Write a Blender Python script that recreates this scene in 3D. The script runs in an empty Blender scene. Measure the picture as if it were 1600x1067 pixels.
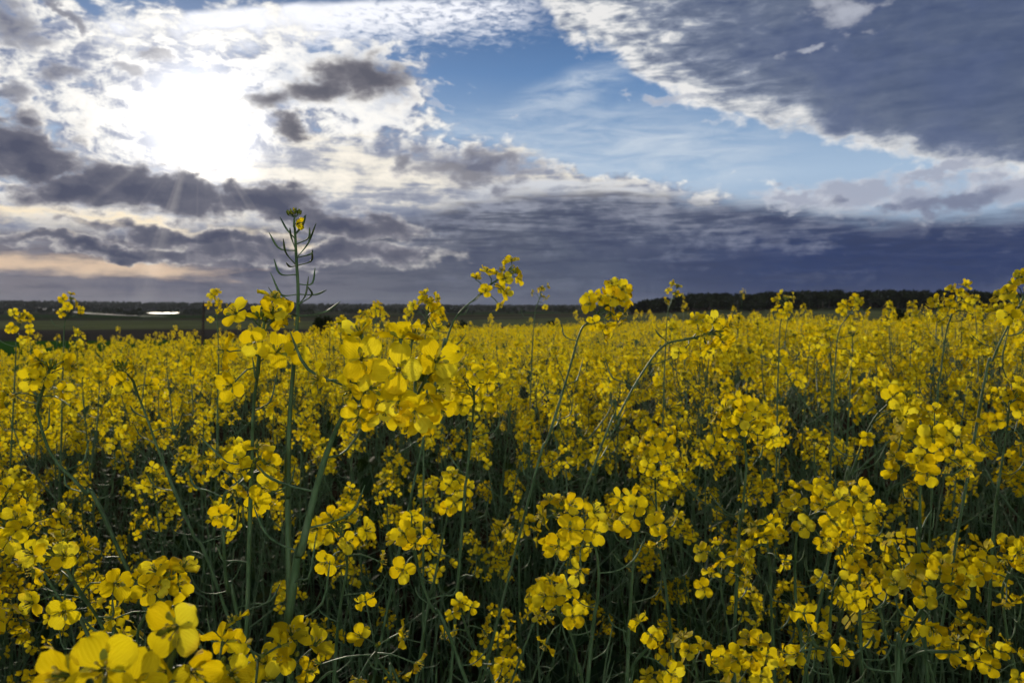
REAR_FILL = 4.9      # brightness of the unseen sky patch added behind the camera to light the flowers
import bpy, math, random
import numpy as np
from mathutils import Vector, Matrix
R = math.radians
scene = bpy.context.scene
COL = scene.collection

# ---------------------------------------------------------------- camera
EYE = 1.30
FPX = 1225.0                       # focal length in pixels of the 1600 px wide photograph (18 mm on a 23.5 mm sensor)
PITCH = math.atan2(55.5, FPX)      # the horizon lies a little above the middle: the camera looks slightly down
cam_d = bpy.data.cameras.new("camera")
cam = bpy.data.objects.new("camera", cam_d)
COL.objects.link(cam)
cam.location = (0, 0, EYE)
cam.rotation_euler = (math.pi / 2 - PITCH, 0, 0)
cam_d.sensor_width = 23.5
cam_d.lens = 18.0
cam_d.clip_start = 0.01
cam_d.clip_end = 40000
cam_d.dof.use_dof = True
cam_d.dof.focus_distance = 0.56
cam_d.dof.aperture_fstop = 13.0
scene.camera = cam


def ray(px, py):
    """direction (world) through a point of the photograph, scaled so that its forward (+Y) part is 1"""
    x, y = (px - 800.0) / FPX, -(py - 533.5) / FPX
    c, s = math.cos(PITCH), math.sin(PITCH)
    v = Vector((x, c + y * s, -s + y * c))
    return v / v.y


def at(px, py, d):
    return Vector((0, 0, EYE)) + ray(px, py) * d


def azel(px, py):
    v = ray(px, py).normalized()
    return math.degrees(math.atan2(v.x, v.y)), math.degrees(math.asin(v.z))


def lin(r, g, b):
    f = lambda c: (c / 255 / 12.92) if c / 255 <= 0.04045 else ((c / 255 + 0.055) / 1.055) ** 2.4
    return (f(r), f(g), f(b), 1.0)


# ---------------------------------------------------------------- a small language for node graphs
class E:
    def __init__(s, g, k): s.g, s.k = g, k
    def __add__(s, o): return s.g.m('ADD', s, o)
    __radd__ = __add__
    def __sub__(s, o): return s.g.m('SUBTRACT', s, o)
    def __rsub__(s, o): return s.g.m('SUBTRACT', o, s)
    def __mul__(s, o): return s.g.m('MULTIPLY', s, o)
    __rmul__ = __mul__
    def __truediv__(s, o): return s.g.m('DIVIDE', s, o)
    def __neg__(s): return s.g.m('MULTIPLY', s, -1.0)


class Graph:
    def __init__(s, nt): s.nt = nt; s.x = 0
    def n(s, t, **kw):
        nd = s.nt.nodes.new(t); s.x += 1
        nd.location = (170 * (s.x % 30), -190 * (s.x // 30))
        for k, v in kw.items(): setattr(nd, k, v)
        return nd
    def put(s, sock, v):
        if isinstance(v, E): s.nt.links.new(v.k, sock)
        elif v is not None: sock.default_value = v
    def m(s, op, *a, clamp=False):
        nd = s.n('ShaderNodeMath', operation=op, use_clamp=clamp)
        for i, v in enumerate(a): s.put(nd.inputs[i], v)
        return E(s, nd.outputs[0])
    def mn(s, a, b): return s.m('MINIMUM', a, b)
    def mx(s, a, b): return s.m('MAXIMUM', a, b)
    def step(s, v, a, b, c=0.0, d=1.0, smooth=True):
        nd = s.n('ShaderNodeMapRange', interpolation_type='SMOOTHSTEP' if smooth else 'LINEAR', clamp=True)
        for i, q in enumerate((v, a, b, c, d)): s.put(nd.inputs[i], q)
        return E(s, nd.outputs[0])
    def xyz(s, x, y, z):
        nd = s.n('ShaderNodeCombineXYZ')
        for i, q in enumerate((x, y, z)): s.put(nd.inputs[i], q)
        return E(s, nd.outputs[0])
    def sep(s, v):
        nd = s.n('ShaderNodeSeparateXYZ'); s.put(nd.inputs[0], v)
        return [E(s, o) for o in nd.outputs]
    def vm(s, op, *a, out=0):
        nd = s.n('ShaderNodeVectorMath', operation=op)
        for i, v in enumerate(a): s.put(nd.inputs[i], v)
        return E(s, nd.outputs[out])
    def noise(s, v, scale, detail=4, rough=0.55, lac=2.0, dist=0.0, col=False, dim='3D', typ=None):
        nd = s.n('ShaderNodeTexNoise', noise_dimensions=dim)
        if typ: nd.noise_type = typ
        s.put(nd.inputs['Vector'], v)
        for k, q in (('Scale', scale), ('Detail', detail), ('Roughness', rough), ('Lacunarity', lac), ('Distortion', dist)):
            s.put(nd.inputs[k], q)
        return E(s, nd.outputs[1 if col else 0])
    def ramp(s, f, stops, interp='LINEAR'):
        nd = s.n('ShaderNodeValToRGB'); cr = nd.color_ramp; cr.interpolation = interp
        s.put(nd.inputs[0], f)
        while len(cr.elements) < len(stops): cr.elements.new(0.5)
        for e, (p, c) in zip(cr.elements, stops):
            e.position = p; e.color = c
        return E(s, nd.outputs[0])
    def mix(s, f, a, b, blend='MIX'):
        nd = s.n('ShaderNodeMix', data_type='RGBA', blend_type=blend)
        s.put(nd.inputs[0], f); s.put(nd.inputs[6], a); s.put(nd.inputs[7], b)
        return E(s, nd.outputs[2])
    def curve(s, f, pts):
        nd = s.n('ShaderNodeFloatCurve'); s.put(nd.inputs['Value'], f); nd.inputs['Factor'].default_value = 1
        cu = nd.mapping.curves[0]
        cu.points[0].location = pts[0]; cu.points[1].location = pts[-1]
        for p in pts[1:-1]: cu.points.new(*p)
        nd.mapping.update()
        return E(s, nd.outputs[0])
    def mapping(s, v, loc=(0, 0, 0), rot=(0, 0, 0), scale=(1, 1, 1), typ='POINT'):
        nd = s.n('ShaderNodeMapping', vector_type=typ); s.put(nd.inputs[0], v)
        nd.inputs[1].default_value = loc; nd.inputs[2].default_value = rot; nd.inputs[3].default_value = scale
        return E(s, nd.outputs[0])
# ---------------------------------------------------------------- sun, sky and clouds
SUN_AZ, SUN_EL = azel(310, 190)
sun_dir = Vector((math.sin(R(SUN_AZ)) * math.cos(R(SUN_EL)), math.cos(R(SUN_AZ)) * math.cos(R(SUN_EL)), math.sin(R(SUN_EL))))
sl = bpy.data.lights.new("sun", 'SUN'); sl.energy = 2.7; sl.angle = R(1.2); sl.color = (1.0, 0.88, 0.68)
so = bpy.data.objects.new("sun", sl); COL.objects.link(so)
so.rotation_euler = sun_dir.to_track_quat('Z', 'Y').to_euler()
so.location = sun_dir * 50

world = bpy.data.worlds.new("World"); scene.world = world; world.use_nodes = True
world.cycles.sampling_method = 'NONE'
nt = world.node_tree; nt.nodes.clear()
g = Graph(nt)
tc = g.n('ShaderNodeTexCoord'); D = E(g, tc.outputs['Generated'])
dx, dy, dz = g.sep(D)
az = g.m('ARCTAN2', dx, dy) * 57.29578
el = g.m('ARCSINE', dz) * 57.29578
P = g.xyz(az, el, 1.0)                        # the sky in degrees of azimuth and elevation


def cpts(px):                                  # a boundary drawn over the sky: azimuth -> elevation, both scaled to 0..1
    q = sorted(azel(*p) for p in px)
    q = [(-90, q[0][1])] + q + [(90, q[-1][1])]
    return [((a + 90) / 180, min(1, max(0, e / 40))) for a, e in q]


azn = (az + 90.0) / 180.0
def bound(px): return g.curve(azn, cpts(px)) * 40.0


# cloud-plane coordinates: the layers foreshorten towards the horizon as real ones do
q = g.xyz(dx / g.mx(dz + 0.06, 0.03), dy / g.mx(dz + 0.06, 0.03), 0.0)
Pw = g.xyz(az, el * 1.7, 0.0)
n_big = g.noise(Pw, 0.16, 6, 0.6, dist=0.35)              # billows, about 6 degrees
n_fine = g.noise(Pw, 0.52, 6, 0.56, dist=0.25)             # ragged edges
n_streak = g.noise(g.xyz(az, el * 7.0, 3.1), 0.10, 6, 0.62)   # long flat streaks low in the sky
wcol = g.noise(Pw, 0.22, 5, 0.6, col=True)
sc0 = g.n('ShaderNodeSeparateColor'); g.put(sc0.inputs[0], wcol); wx, wy = E(g, sc0.outputs[0]), E(g, sc0.outputs[1])
Q = g.xyz(az + (wx - 0.5) * 6.0, el + (wy - 0.5) * 4.2, 1.0)   # warped sky coordinates for the cloud outlines
fb = n_big - 0.5
ff = n_fine - 0.5
# relief: the billows' sides that face the sun are lighter
tosun = g.xyz(g.step(az - SUN_AZ, -25.0, 25.0, 0.55, -0.55, smooth=False), g.step(el - SUN_EL, -14.0, 14.0, 0.55, -0.55, smooth=False), 0.0)
n_off = g.noise(g.vm('ADD', Pw, tosun), 0.52, 5, 0.55, dist=0.25)
relief = n_fine - n_off


def blobs(items, coord=None):
    """signed depth inside a union of ellipses given in photograph pixels (x, y, rx, ry, tilt): 0 at the rim, 1 in the core"""
    out = None
    for (x, y, rx, ry, rot) in items:
        a, e = azel(x, y)
        a1, _ = azel(x + rx, y); _, e1 = azel(x, y - ry)
        c_, s_ = math.cos(R(rot)), math.sin(R(rot)); rx_, ry_ = abs(a1 - a), abs(e1 - e)
        u_ = g.vm('DOT_PRODUCT', coord or Q, (c_ / rx_, s_ / rx_, -(a * c_ + e * s_) / rx_), out=1)
        v_ = g.vm('DOT_PRODUCT', coord or Q, (-s_ / ry_, c_ / ry_, (a * s_ - e * c_) / ry_), out=1)
        l = 1.0 - g.vm('LENGTH', g.xyz(u_, v_, 0.0), out=1)
        out = l if out is None else g.mx(out, l)
    return out


# angular distance from the sun
cosang = g.vm('DOT_PRODUCT', D, tuple(sun_dir), out=1)
ang = g.m('ARCCOSINE', g.mn(cosang, 0.999999)) * 57.29578
glow_in = g.m('EXPONENT', -(ang / 3.0) * (ang / 3.0))
glow_mid = g.m('EXPONENT', -(ang / 5.6))
near_sun = g.step(ang, 20.0, 3.0)

# --- clear blue behind everything: the Nishita sky
sk = g.n('ShaderNodeTexSky', sky_type='NISHITA', sun_disc=False)
sk.sun_elevation = R(SUN_EL); sk.sun_rotation = R(SUN_AZ); sk.altitude = 100; sk.dust_density = 0.4; sk.ozone_density = 2.0
nish = E(g, sk.outputs[0])
STR = 0.1
def C(r, gg, b, k=1.0):                        # a cloud or air colour as seen in the photograph, in units of the background strength
    c = lin(r, gg, b); return (c[0] * k / STR, c[1] * k / STR, c[2] * k / STR, 1.0)
air = g.ramp(el / 30.0, [(0.0, C(150, 165, 190)), (0.30, C(168, 192, 218)), (0.42, C(134, 164, 200)), (0.54, C(96, 134, 182)), (0.68, C(70, 103, 150)), (1.0, C(48, 76, 125))])
sky = g.mix(0.93, g.mix(1.0, nish, (0.55, 0.6, 0.75, 1), 'MULTIPLY'), air)

# --- high veil: wisps in the blue gap
wisp = g.noise(g.mapping(Pw, rot=(0, 0, R(18)), scale=(0.35, 1.0, 1)), 0.5, 6, 0.65, dist=0.6)
veil = blobs([(1000, 230, 230, 60, -6), (880, 150, 120, 30, 20), (760, 240, 160, 60, 0)], P)
sky = g.mix(g.step(veil, -0.5, 0.7) * g.step(wisp, 0.30, 0.75) * 0.85, sky, C(205, 216, 228))

# --- the bright altocumulus arc along the top left
up = bound([(-100, 78), (70, 42), (250, 26), (420, 10), (620, 2), (860, -4), (1000, -20)])
lo = bound([(-100, 160), (150, 110), (400, 92), (520, 80), (700, 62), (860, 50), (1000, 40)])
rip = g.noise(g.mapping(P, rot=(0, 0, R(38)), scale=(0.9, 2.6, 1)), 1.25, 4, 0.6, dist=0.5)
arc_in = g.step(el + ff * 0.5, up + 0.25, up - 0.25) * g.step(el + (rip - 0.5) * 3.4 + ff * 1.5, lo - 0.9, lo + 1.9) * g.step(az, 4.5, -2.0)
arc = arc_in * g.step(rip + near_sun * 0.35 + fb * 0.3, 0.28, 0.62, 0.25, 1.0)
sky = g.mix(arc, sky, C(243, 245, 252, 1.05))

# --- lit cloud round the sun
bright = blobs([(300, 190, 330, 190, 6), (560, 170, 130, 110, 10), (560, 250, 330, 75, -6), (60, 80, 170, 110, 0), (90, 330, 320, 60, 0), (840, 300, 330, 40, -3)])
texb = g.step(n_fine * 0.65 + n_big * 0.35, 0.38, 0.60)
mb = g.step(bright + ff * 1.9 + fb * 0.5, -0.1, 0.42)
shade = g.ramp(texb * 0.8 + near_sun * 0.12 + relief * 2.0 - 0.05, [(0.0, C(112, 126, 158)), (0.25, C(146, 154, 176)), (0.5, C(200, 202, 208)), (0.75, C(236, 235, 232)), (1.05 - 0.05, C(253, 250, 244))])
sky = g.mix(mb, sky, shade)
# flatter streaked cloud between the sun and the low bank
m2 = g.step(blobs([(640, 300, 330, 95, -4), (300, 370, 460, 60, 0), (880, 300, 200, 38, -4)]) + (n_streak - 0.5) * 1.4, -0.02, 0.35)
sky = g.mix(m2 * 0.9, sky, g.ramp(n_streak + ff * 0.35, [(0.30, C(104, 112, 138)), (0.47, C(158, 162, 176)), (0.56, C(232, 226, 214)), (0.7, C(255, 246, 230))]))

# --- low bank: dark from the right edge to behind the tall stalk, with bright slits towards the left
bt = bound([(-100, 335), (100, 345), (330, 340), (520, 335), (640, 322), (760, 298), (830, 290), (1000, 291), (1200, 305), (1350, 322), (1700, 318)])
s_low = bt - el + (n_streak - 0.5) * 3.4 + ff * 0.7
low_m = g.step(s_low, -0.5, 1.5)
low_c = g.ramp((az + 36.0) / 72.0, [(0.0, C(124, 120, 128)), (0.22, C(112, 111, 124)), (0.36, C(100, 103, 117)), (0.55, C(86, 94, 114)), (0.75, C(48, 63, 102)), (1.0, C(40, 56, 98))])
low_top = g.ramp((az + 36.0) / 72.0, [(0.0, C(112, 110, 126)), (0.3, C(110, 113, 126)), (0.55, C(98, 105, 123)), (0.8, C(90, 99, 123)), (1.0, C(104, 114, 138))])
low_c = g.mix(g.step(el, 3.5, 8.0), low_c, low_top)
low_c = g.mix(g.step(n_streak + ff * 0.4 + relief * 0.3, 0.50, 0.78) * g.step(el, 0.5, 5.0, 0.10, 0.48), low_c, C(150, 156, 176))
n_rip = g.noise(g.xyz(az, el * 9.0, 17.0), 0.20, 5, 0.65, dist=0.3)
low_c = g.mix(g.step(n_rip + relief * 0.3, 0.40, 0.66) * g.step(s_low, 7.0, 0.5) * g.step(el, 3.0, 6.0, 0.15, 0.75) * g.step(az, 32.0, 4.0, 0.40, 1.0), low_c, C(166, 170, 184))
low_c = g.mix(g.step(n_rip, 0.5, 0.36) * 0.35, low_c, C(56, 64, 90))
low_c = g.mix(g.step(n_big + (n_streak - 0.5) * 0.6, 0.55, 0.38) * 0.4, low_c, C(54, 64, 96))
sky = g.mix(low_m, sky, low_c)
# rippled pale lip of the bank
lip = g.step(g.m('ABSOLUTE', s_low - 0.25), 0.75, 0.1) * g.step(n_streak, 0.40, 0.6) * g.step(az, -10.0, 0.0) * g.step(az, 31.0, 20.0)
sky = g.mix(lip * 0.8, sky, C(212, 216, 224))
# cream and orange slits under the sun
slit_h = g.noise(g.xyz(az, el * 5.5, 8.3), 0.13, 6, 0.6)
slit1 = g.step(blobs([(210, 349, 330, 17, -3), (440, 376, 130, 9, -5), (130, 384, 150, 7, 0)]) + (slit_h - 0.5) * 2.8 + ff * 0.8, -0.1, 0.75)
sky = g.mix(slit1 * g.step(az, 3.0, -14.0, 0.25, 0.95), sky, C(250, 232, 200))
slit2 = g.step(blobs([(100, 414, 330, 22, -1)], P) + (slit_h - 0.5) * 2.6 + ff * 0.8, 0.0, 0.9)
sky = g.mix(slit2 * g.step(az, 0.0, -14.0, 0.30, 0.9), sky, C(228, 200, 172))

# --- dark clouds in front of the bright ones, with shining rims
dk = blobs([(20, 235, 120, 70, -4), (60, 262, 70, 50, 0), (250, 292, 190, 44, -5), (400, 310, 120, 34, -8), (120, 300, 110, 42, 0),
            (540, 345, 140, 26, -8), (330, 372, 230, 17, -4), (180, 392, 200, 14, -2), (480, 395, 220, 20, -2)])
s_dk = dk + ff * 1.5 + fb * 0.5
sky = g.mix(g.step(s_dk, -0.2, 0.42), sky, g.ramp(s_dk - relief * 1.5, [(0.0, C(222, 217, 212)), (0.16, C(150, 148, 156)), (0.42, C(106, 107, 121)), (0.9, C(80, 84, 104))]))
co = blobs([(425, 160, 58, 34, 10), (505, 140, 92, 34, 14), (585, 125, 76, 44, 6), (450, 205, 34, 20, 0)])
s_co = co + ff * 1.1 + fb * 0.4 + 0.06
cwhite = g.step(blobs([(500, 132, 160, 62, 14), (575, 150, 80, 70, 0)]) + ff * 1.5, 0.0, 0.3)
sky = g.mix(cwhite * 0.95, sky, g.mix(texb, C(214, 218, 226), C(250, 248, 244)))
sky = g.mix(g.step(s_co, -0.1, 0.7), sky, g.ramp(s_co - relief * 1.2, [(0.0, C(190, 188, 192)), (0.35, C(128, 126, 134)), (0.9, C(92, 93, 106))]))
pt = blobs([(84, 113, 34, 21, 0), (203, 115, 34, 16, 0), (250, 92, 28, 10, 0), (735, 262, 130, 34, -5), (640, 240, 40, 22, 0), (20, 40, 60, 50, 0), (115, 30, 14, 40, 30), (0, 145, 60, 18, 0), (345, 252, 34, 14, 0)])
s_pt = pt + ff * 1.8
sky = g.mix(g.step(s_pt, 0.0, 0.6) * 0.85, sky, g.ramp(s_pt, [(0.1, C(170, 172, 184)), (0.8, C(100, 104, 124))]))

# --- the great dark sheet at the upper right, ragged and pale along its edge
eb = bound([(780, -60), (850, 20), (893, 72), (965, 96), (1000, 128), (1075, 165), (1120, 196), (1215, 205), (1290, 225), (1360, 246), (1440, 264), (1520, 280), (1700, 300)])
left_gate = g.step(az + ff * 2.4, 1.6, 3.0)
s_b = (el - eb) * 0.9 + ff * 4.0 + fb * 2.0
ribs = g.noise(g.mapping(P, rot=(0, 0, R(-22)), scale=(0.55, 2.2, 1)), 0.62, 5, 0.6, dist=0.4)
core = g.step(az + fb * 8.0, 5.0, 26.0)
tone = g.mn(s_b, 4.2) * 0.085 + core * g.step(s_b, 0.2, 2.6) * 0.44 - (ribs - 0.5) * (1.0 - core * 0.72) * 2.0 - relief * (1.0 - core * 0.75) * 0.9 - (1.0 - core) * 0.05
sheet = g.ramp(tone, [(0.0, C(236, 235, 234)), (0.14, C(200, 203, 208)), (0.32, C(140, 149, 168)), (0.52, C(108, 119, 142)), (0.80, C(84, 97, 126)), (1.0, C(68, 82, 116))])
sheet = g.mix(g.step(n_big, 0.42, 0.62) * core * 0.35, sheet, C(88, 102, 140))
sky = g.mix(g.step(s_b, -0.3, 0.9) * left_gate, sky, sheet)
puff = blobs([(1320, 20, 80, 34, 0), (1255, 86, 50, 9, 6), (985, 145, 14, 6, 0), (1050, 150, 50, 9, -10), (700, 132, 12, 5, 0), (805, 188, 16, 6, 20), (690, 160, 40, 10, -40)])
s_p = puff + ff * 2.6
sky = g.mix(g.step(s_p, 0.0, 1.1) * 0.8, sky, g.mix(g.step(s_p, 0.2, 0.9), C(228, 228, 232), C(186, 190, 202)))
# --- cumulus row over the low bank at the right
cu = blobs([(1330, 305, 110, 26, 0), (1430, 300, 90, 34, 0), (1480, 268, 60, 16, 0), (1530, 298, 90, 34, 0), (1610, 295, 60, 34, 0), (1240, 306, 120, 16, 0)])
s_cu = cu + ff * 2.0
base_d = g.step(blobs([(1500, 312, 110, 28, 0), (1370, 325, 80, 12, 0)]) + ff * 1.0, 0.0, 0.6)
sky = g.mix(g.step(s_cu, -0.1, 0.6) * 0.92, sky, g.mix(base_d * 0.8, g.ramp(s_cu - relief * 1.8, [(0.0, C(206, 209, 218)), (0.6, C(166, 172, 190))]), C(106, 113, 140)))

# --- glare of the veiled sun, and unseen sky, with a bright patch added behind the camera as flash-like fill
over = g.step(el, 23.0, 40.0)
sky = g.mix(over, sky, g.ramp(n_big, [(0.35, C(34, 42, 66)), (0.65, C(62, 72, 98))]))
rear = g.step(-dy, -0.2, 0.5) * g.step(el, 24.0, 10.0)
sky = g.mix(rear, sky, g.ramp(n_big, [(0.35, C(48, 56, 78)), (0.65, C(90, 96, 112))]))
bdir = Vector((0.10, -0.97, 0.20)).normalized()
rear_fill = g.step(g.vm('DOT_PRODUCT', D, tuple(bdir), out=1) + fb * 0.10, 0.80, 0.95) * g.step(el, 0.5, 5.0) * g.step(el, 30.0, 18.0)
sky = g.mix(rear_fill, sky, g.ramp(n_big, [(0.3, (REAR_FILL * 0.55 / STR, REAR_FILL * 0.57 / STR, REAR_FILL * 0.62 / STR, 1)), (0.6, (REAR_FILL / STR, REAR_FILL * 0.96 / STR, REAR_FILL * 0.88 / STR, 1))]))
gl = glow_in * 2.0 + glow_mid * 0.42
occl = 1.0 - g.step(s_dk, 0.0, 0.35) * 0.93
occl = g.mn(occl, 1.0 - g.step(s_co, 0.0, 0.5) * 0.75)
gl = gl * occl * (0.78 + texb * 0.22) * (1.0 - low_m * 0.85)
def rgb(f, c):
    nd = g.n('ShaderNodeCombineColor')
    for i_, k_ in enumerate(c): g.put(nd.inputs[i_], f * (k_ / STR))
    return E(g, nd.outputs[0])
sky = g.mix(1.0, sky, rgb(gl, (1.0, 0.965, 0.90)), 'ADD')
# faint shafts of light fanning down from the veiled sun
fan = g.m('ARCTAN2', az - SUN_AZ, SUN_EL - el + 0.001)
shaft = g.noise(g.xyz(fan * 5.0, 0.0, 4.0), 1.0, 3, 0.6)
shaft = g.step(shaft, 0.50, 0.72) * g.step(g.m('ABSOLUTE', fan), 1.15, 0.5) * g.step(ang, 3.0, 4.6) * g.step(ang, 17.0, 5.0)
sky = g.mix(1.0, sky, rgb(shaft, (0.22, 0.20, 0.165)), 'ADD')
sky = g.mix(g.step(el, -0.2, -2.0), sky, C(40, 42, 36))

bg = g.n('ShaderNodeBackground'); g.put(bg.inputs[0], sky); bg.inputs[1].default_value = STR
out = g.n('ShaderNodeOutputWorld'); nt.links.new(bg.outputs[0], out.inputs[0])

scene.view_settings.view_transform = 'Standard'
scene.view_settings.look = 'None'
scene.view_settings.exposure = 0.0
scene.view_settings.gamma = 1.0
scene.render.engine = 'CYCLES'
scene.cycles.max_bounces = 7
scene.cycles.diffuse_bounces = 3
scene.cycles.glossy_bounces = 2
scene.cycles.transmission_bounces = 4
scene.cycles.transparent_max_bounces = 4
scene.cycles.use_denoising = True
scene.cycles.use_adaptive_sampling = True
scene.cycles.adaptive_threshold = 0.015
# ---------------------------------------------------------------- mesh helpers
class MB:
    """collects quads; every vertex carries (t, s, r): along, across, random"""
    def __init__(s): s.V, s.F, s.M, s.A, s.n = [], [], [], [], 0
    def add(s, V, F, mat=0, A=None):
        V = np.asarray(V, float).reshape(-1, 3); F = np.asarray(F, int).reshape(-1, 4)
        s.V.append(V); s.F.append(F + s.n); s.n += len(V)
        s.M.append(np.full(len(F), mat, int) if np.isscalar(mat) else np.asarray(mat, int))
        s.A.append(np.zeros((len(V), 3)) if A is None else np.asarray(A, float))
    def arrays(s):
        return np.concatenate(s.V), np.concatenate(s.F), np.concatenate(s.M), np.concatenate(s.A)
    def add_mb(s, T, mtx=None, sc=1.0):
        V, F, M, A = T if isinstance(T, tuple) else T.arrays()
        if mtx is not None:
            m = np.array(mtx); V = V @ m[:3, :3].T + m[:3, 3]
        s.add(V, F, M, A)
    def mesh(s, name, mats, smooth=True):
        V, F, M, A = s.arrays()
        me = bpy.data.meshes.new(name)
        me.vertices.add(len(V)); me.vertices.foreach_set('co', V.astype(np.float32).ravel())
        me.loops.add(F.size); me.loops.foreach_set('vertex_index', F.astype(np.int32).ravel())
        me.polygons.add(len(F)); me.polygons.foreach_set('loop_start', np.arange(0, F.size, 4, dtype=np.int32))
        me.polygons.foreach_set('loop_total', np.full(len(F), 4, dtype=np.int32))
        me.polygons.foreach_set('material_index', M.astype(np.int32))
        me.polygons.foreach_set('use_smooth', np.full(len(F), smooth))
        at_ = me.attributes.new('ptr', 'FLOAT_VECTOR', 'POINT'); at_.data.foreach_set('vector', A.astype(np.float32).ravel())
        for m in mats: me.materials.append(m)
        me.update(calc_edges=True)
        return me
    def obj(s, name, mats, parent=None, smooth=True):
        return link(name, s.mesh(name, mats, smooth), parent)


def link(name, data, parent=None):
    o = bpy.data.objects.new(name, data); COL.objects.link(o)
    if parent: o.parent = parent
    return o


def tag(o, label=None, cat=None, group=None, kind=None):
    for k, v in (('label', label), ('category', cat), ('group', group), ('kind', kind)):
        if v: o[k] = v
    return o


def tube(P, rad, n=6, t0=0.0, t1=1.0, r=0.0):
    P = np.asarray(P, float); k = len(P); rad = np.broadcast_to(np.asarray(rad, float), (k,))
    T = np.gradient(P, axis=0); T /= np.linalg.norm(T, axis=1)[:, None] + 1e-12
    ref = np.array([0.0, 0, 1]) if abs(T[:, 2]).mean() < 0.8 else np.array([1.0, 0.13, 0])
    U = np.cross(T, ref); U /= np.linalg.norm(U, axis=1)[:, None] + 1e-12
    W = np.cross(T, U)
    a = np.arange(n) * 2 * math.pi / n
    V = P[:, None, :] + rad[:, None, None] * (np.cos(a)[None, :, None] * U[:, None, :] + np.sin(a)[None, :, None] * W[:, None, :])
    i, j = np.meshgrid(np.arange(k - 1), np.arange(n), indexing='ij'); j2 = (j + 1) % n
    F = np.stack([i * n + j, i * n + j2, (i + 1) * n + j2, (i + 1) * n + j], -1).reshape(-1, 4)
    A = np.zeros((k, n, 3)); A[:, :, 0] = np.linspace(t0, t1, k)[:, None]; A[:, :, 2] = r
    return V.reshape(-1, 3), F, A.reshape(-1, 3)


def bez(p, m):
    """smooth curve through the points p (Catmull-Rom), about m samples"""
    p = np.asarray(p, float); k = len(p)
    if k == 2: p = np.array([p[0], (p[0] + p[1]) / 2, p[1]]); k = 3
    e = np.vstack([2 * p[0] - p[1], p, 2 * p[-1] - p[-2]])
    out = []
    for u in np.linspace(0, k - 1, m):
        i = min(int(u), k - 2); f = u - i
        a, b, c, d = e[i], e[i + 1], e[i + 2], e[i + 3]
        out.append(0.5 * (2 * b + (c - a) * f + (2 * a - 5 * b + 4 * c - d) * f * f + (3 * b - a - 3 * c + d) * f ** 3))
    return np.array(out)


def frame(z, roll=0.0, x=None):
    """3x3 whose third column is z"""
    z = np.asarray(z, float); z = z / np.linalg.norm(z)
    ref = np.array([0, 0, 1.0]) if abs(z[2]) < 0.95 else np.array([1.0, 0, 0])
    x = np.cross(ref, z); x /= np.linalg.norm(x); y = np.cross(z, x)
    c, s_ = math.cos(roll), math.sin(roll)
    return np.stack([x * c + y * s_, -x * s_ + y * c, z], 1)


def mat4(R3, p, sc=1.0):
    m = np.eye(4); m[:3, :3] = R3 * sc; m[:3, 3] = p
    return m


def material(name):
    m = bpy.data.materials.new(name); m.use_nodes = True
    m.node_tree.nodes.clear()
    return m, Graph(m.node_tree)


def finish(m, gr, col, rough=0.6, spec=0.3, trans=0.0, tcol=None, bump=None, bstr=0.2, bdist=0.002, metal=0.0):
    b = gr.n('ShaderNodeBsdfPrincipled')
    gr.put(b.inputs['Base Color'], col); gr.put(b.inputs['Roughness'], rough)
    b.inputs['Specular IOR Level'].default_value = spec; b.inputs['Metallic'].default_value = metal
    if bump is not None:
        bn = gr.n('ShaderNodeBump'); bn.inputs['Strength'].default_value = bstr; bn.inputs['Distance'].default_value = bdist
        gr.put(bn.inputs['Height'], bump); m.node_tree.links.new(bn.outputs[0], b.inputs['Normal'])
    o = gr.n('ShaderNodeOutputMaterial'); sh = b.outputs[0]
    if trans > 0:
        t = gr.n('ShaderNodeBsdfTranslucent'); gr.put(t.inputs[0], tcol if tcol is not None else col)
        mx = gr.n('ShaderNodeMixShader'); mx.inputs[0].default_value = trans
        m.node_tree.links.new(sh, mx.inputs[1]); m.node_tree.links.new(t.outputs[0], mx.inputs[2]); sh = mx.outputs[0]
    m.node_tree.links.new(sh, o.inputs[0])
    return m


def attr(gr):
    a = gr.n('ShaderNodeAttribute', attribute_name='ptr')
    return gr.sep(E(gr, a.outputs['Vector']))


def opos(gr): return E(gr, gr.n('ShaderNodeTexCoord').outputs['Object'])
def orand(gr): return E(gr, gr.n('ShaderNodeObjectInfo').outputs['Random'])


# ---------------------------------------------------------------- the lie of the land
def lerp_az(azd, pts): return np.interp(azd, [p[0] for p in pts], [p[1] for p in pts])


def sstep(x, a, b):
    t = np.clip((x - a) / (b - a), 0, 1); return t * t * (3 - 2 * t)


def fnoise(x, y, seed=0):
    r = np.random.RandomState(seed); o = 0
    for k in range(7):
        f = 0.7 * 1.7 ** k; a = r.rand() * 6.28; ph = r.rand() * 6.28
        o = o + np.sin((x * math.cos(a) + y * math.sin(a)) * f + ph) / (1.35 ** k)
    return o / 3.0


def crest(azd): return lerp_az(azd, [(-90, 16), (-33, 17), (-24, 22), (-12, 42), (0, 60), (25, 75), (90, 75)])


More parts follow.
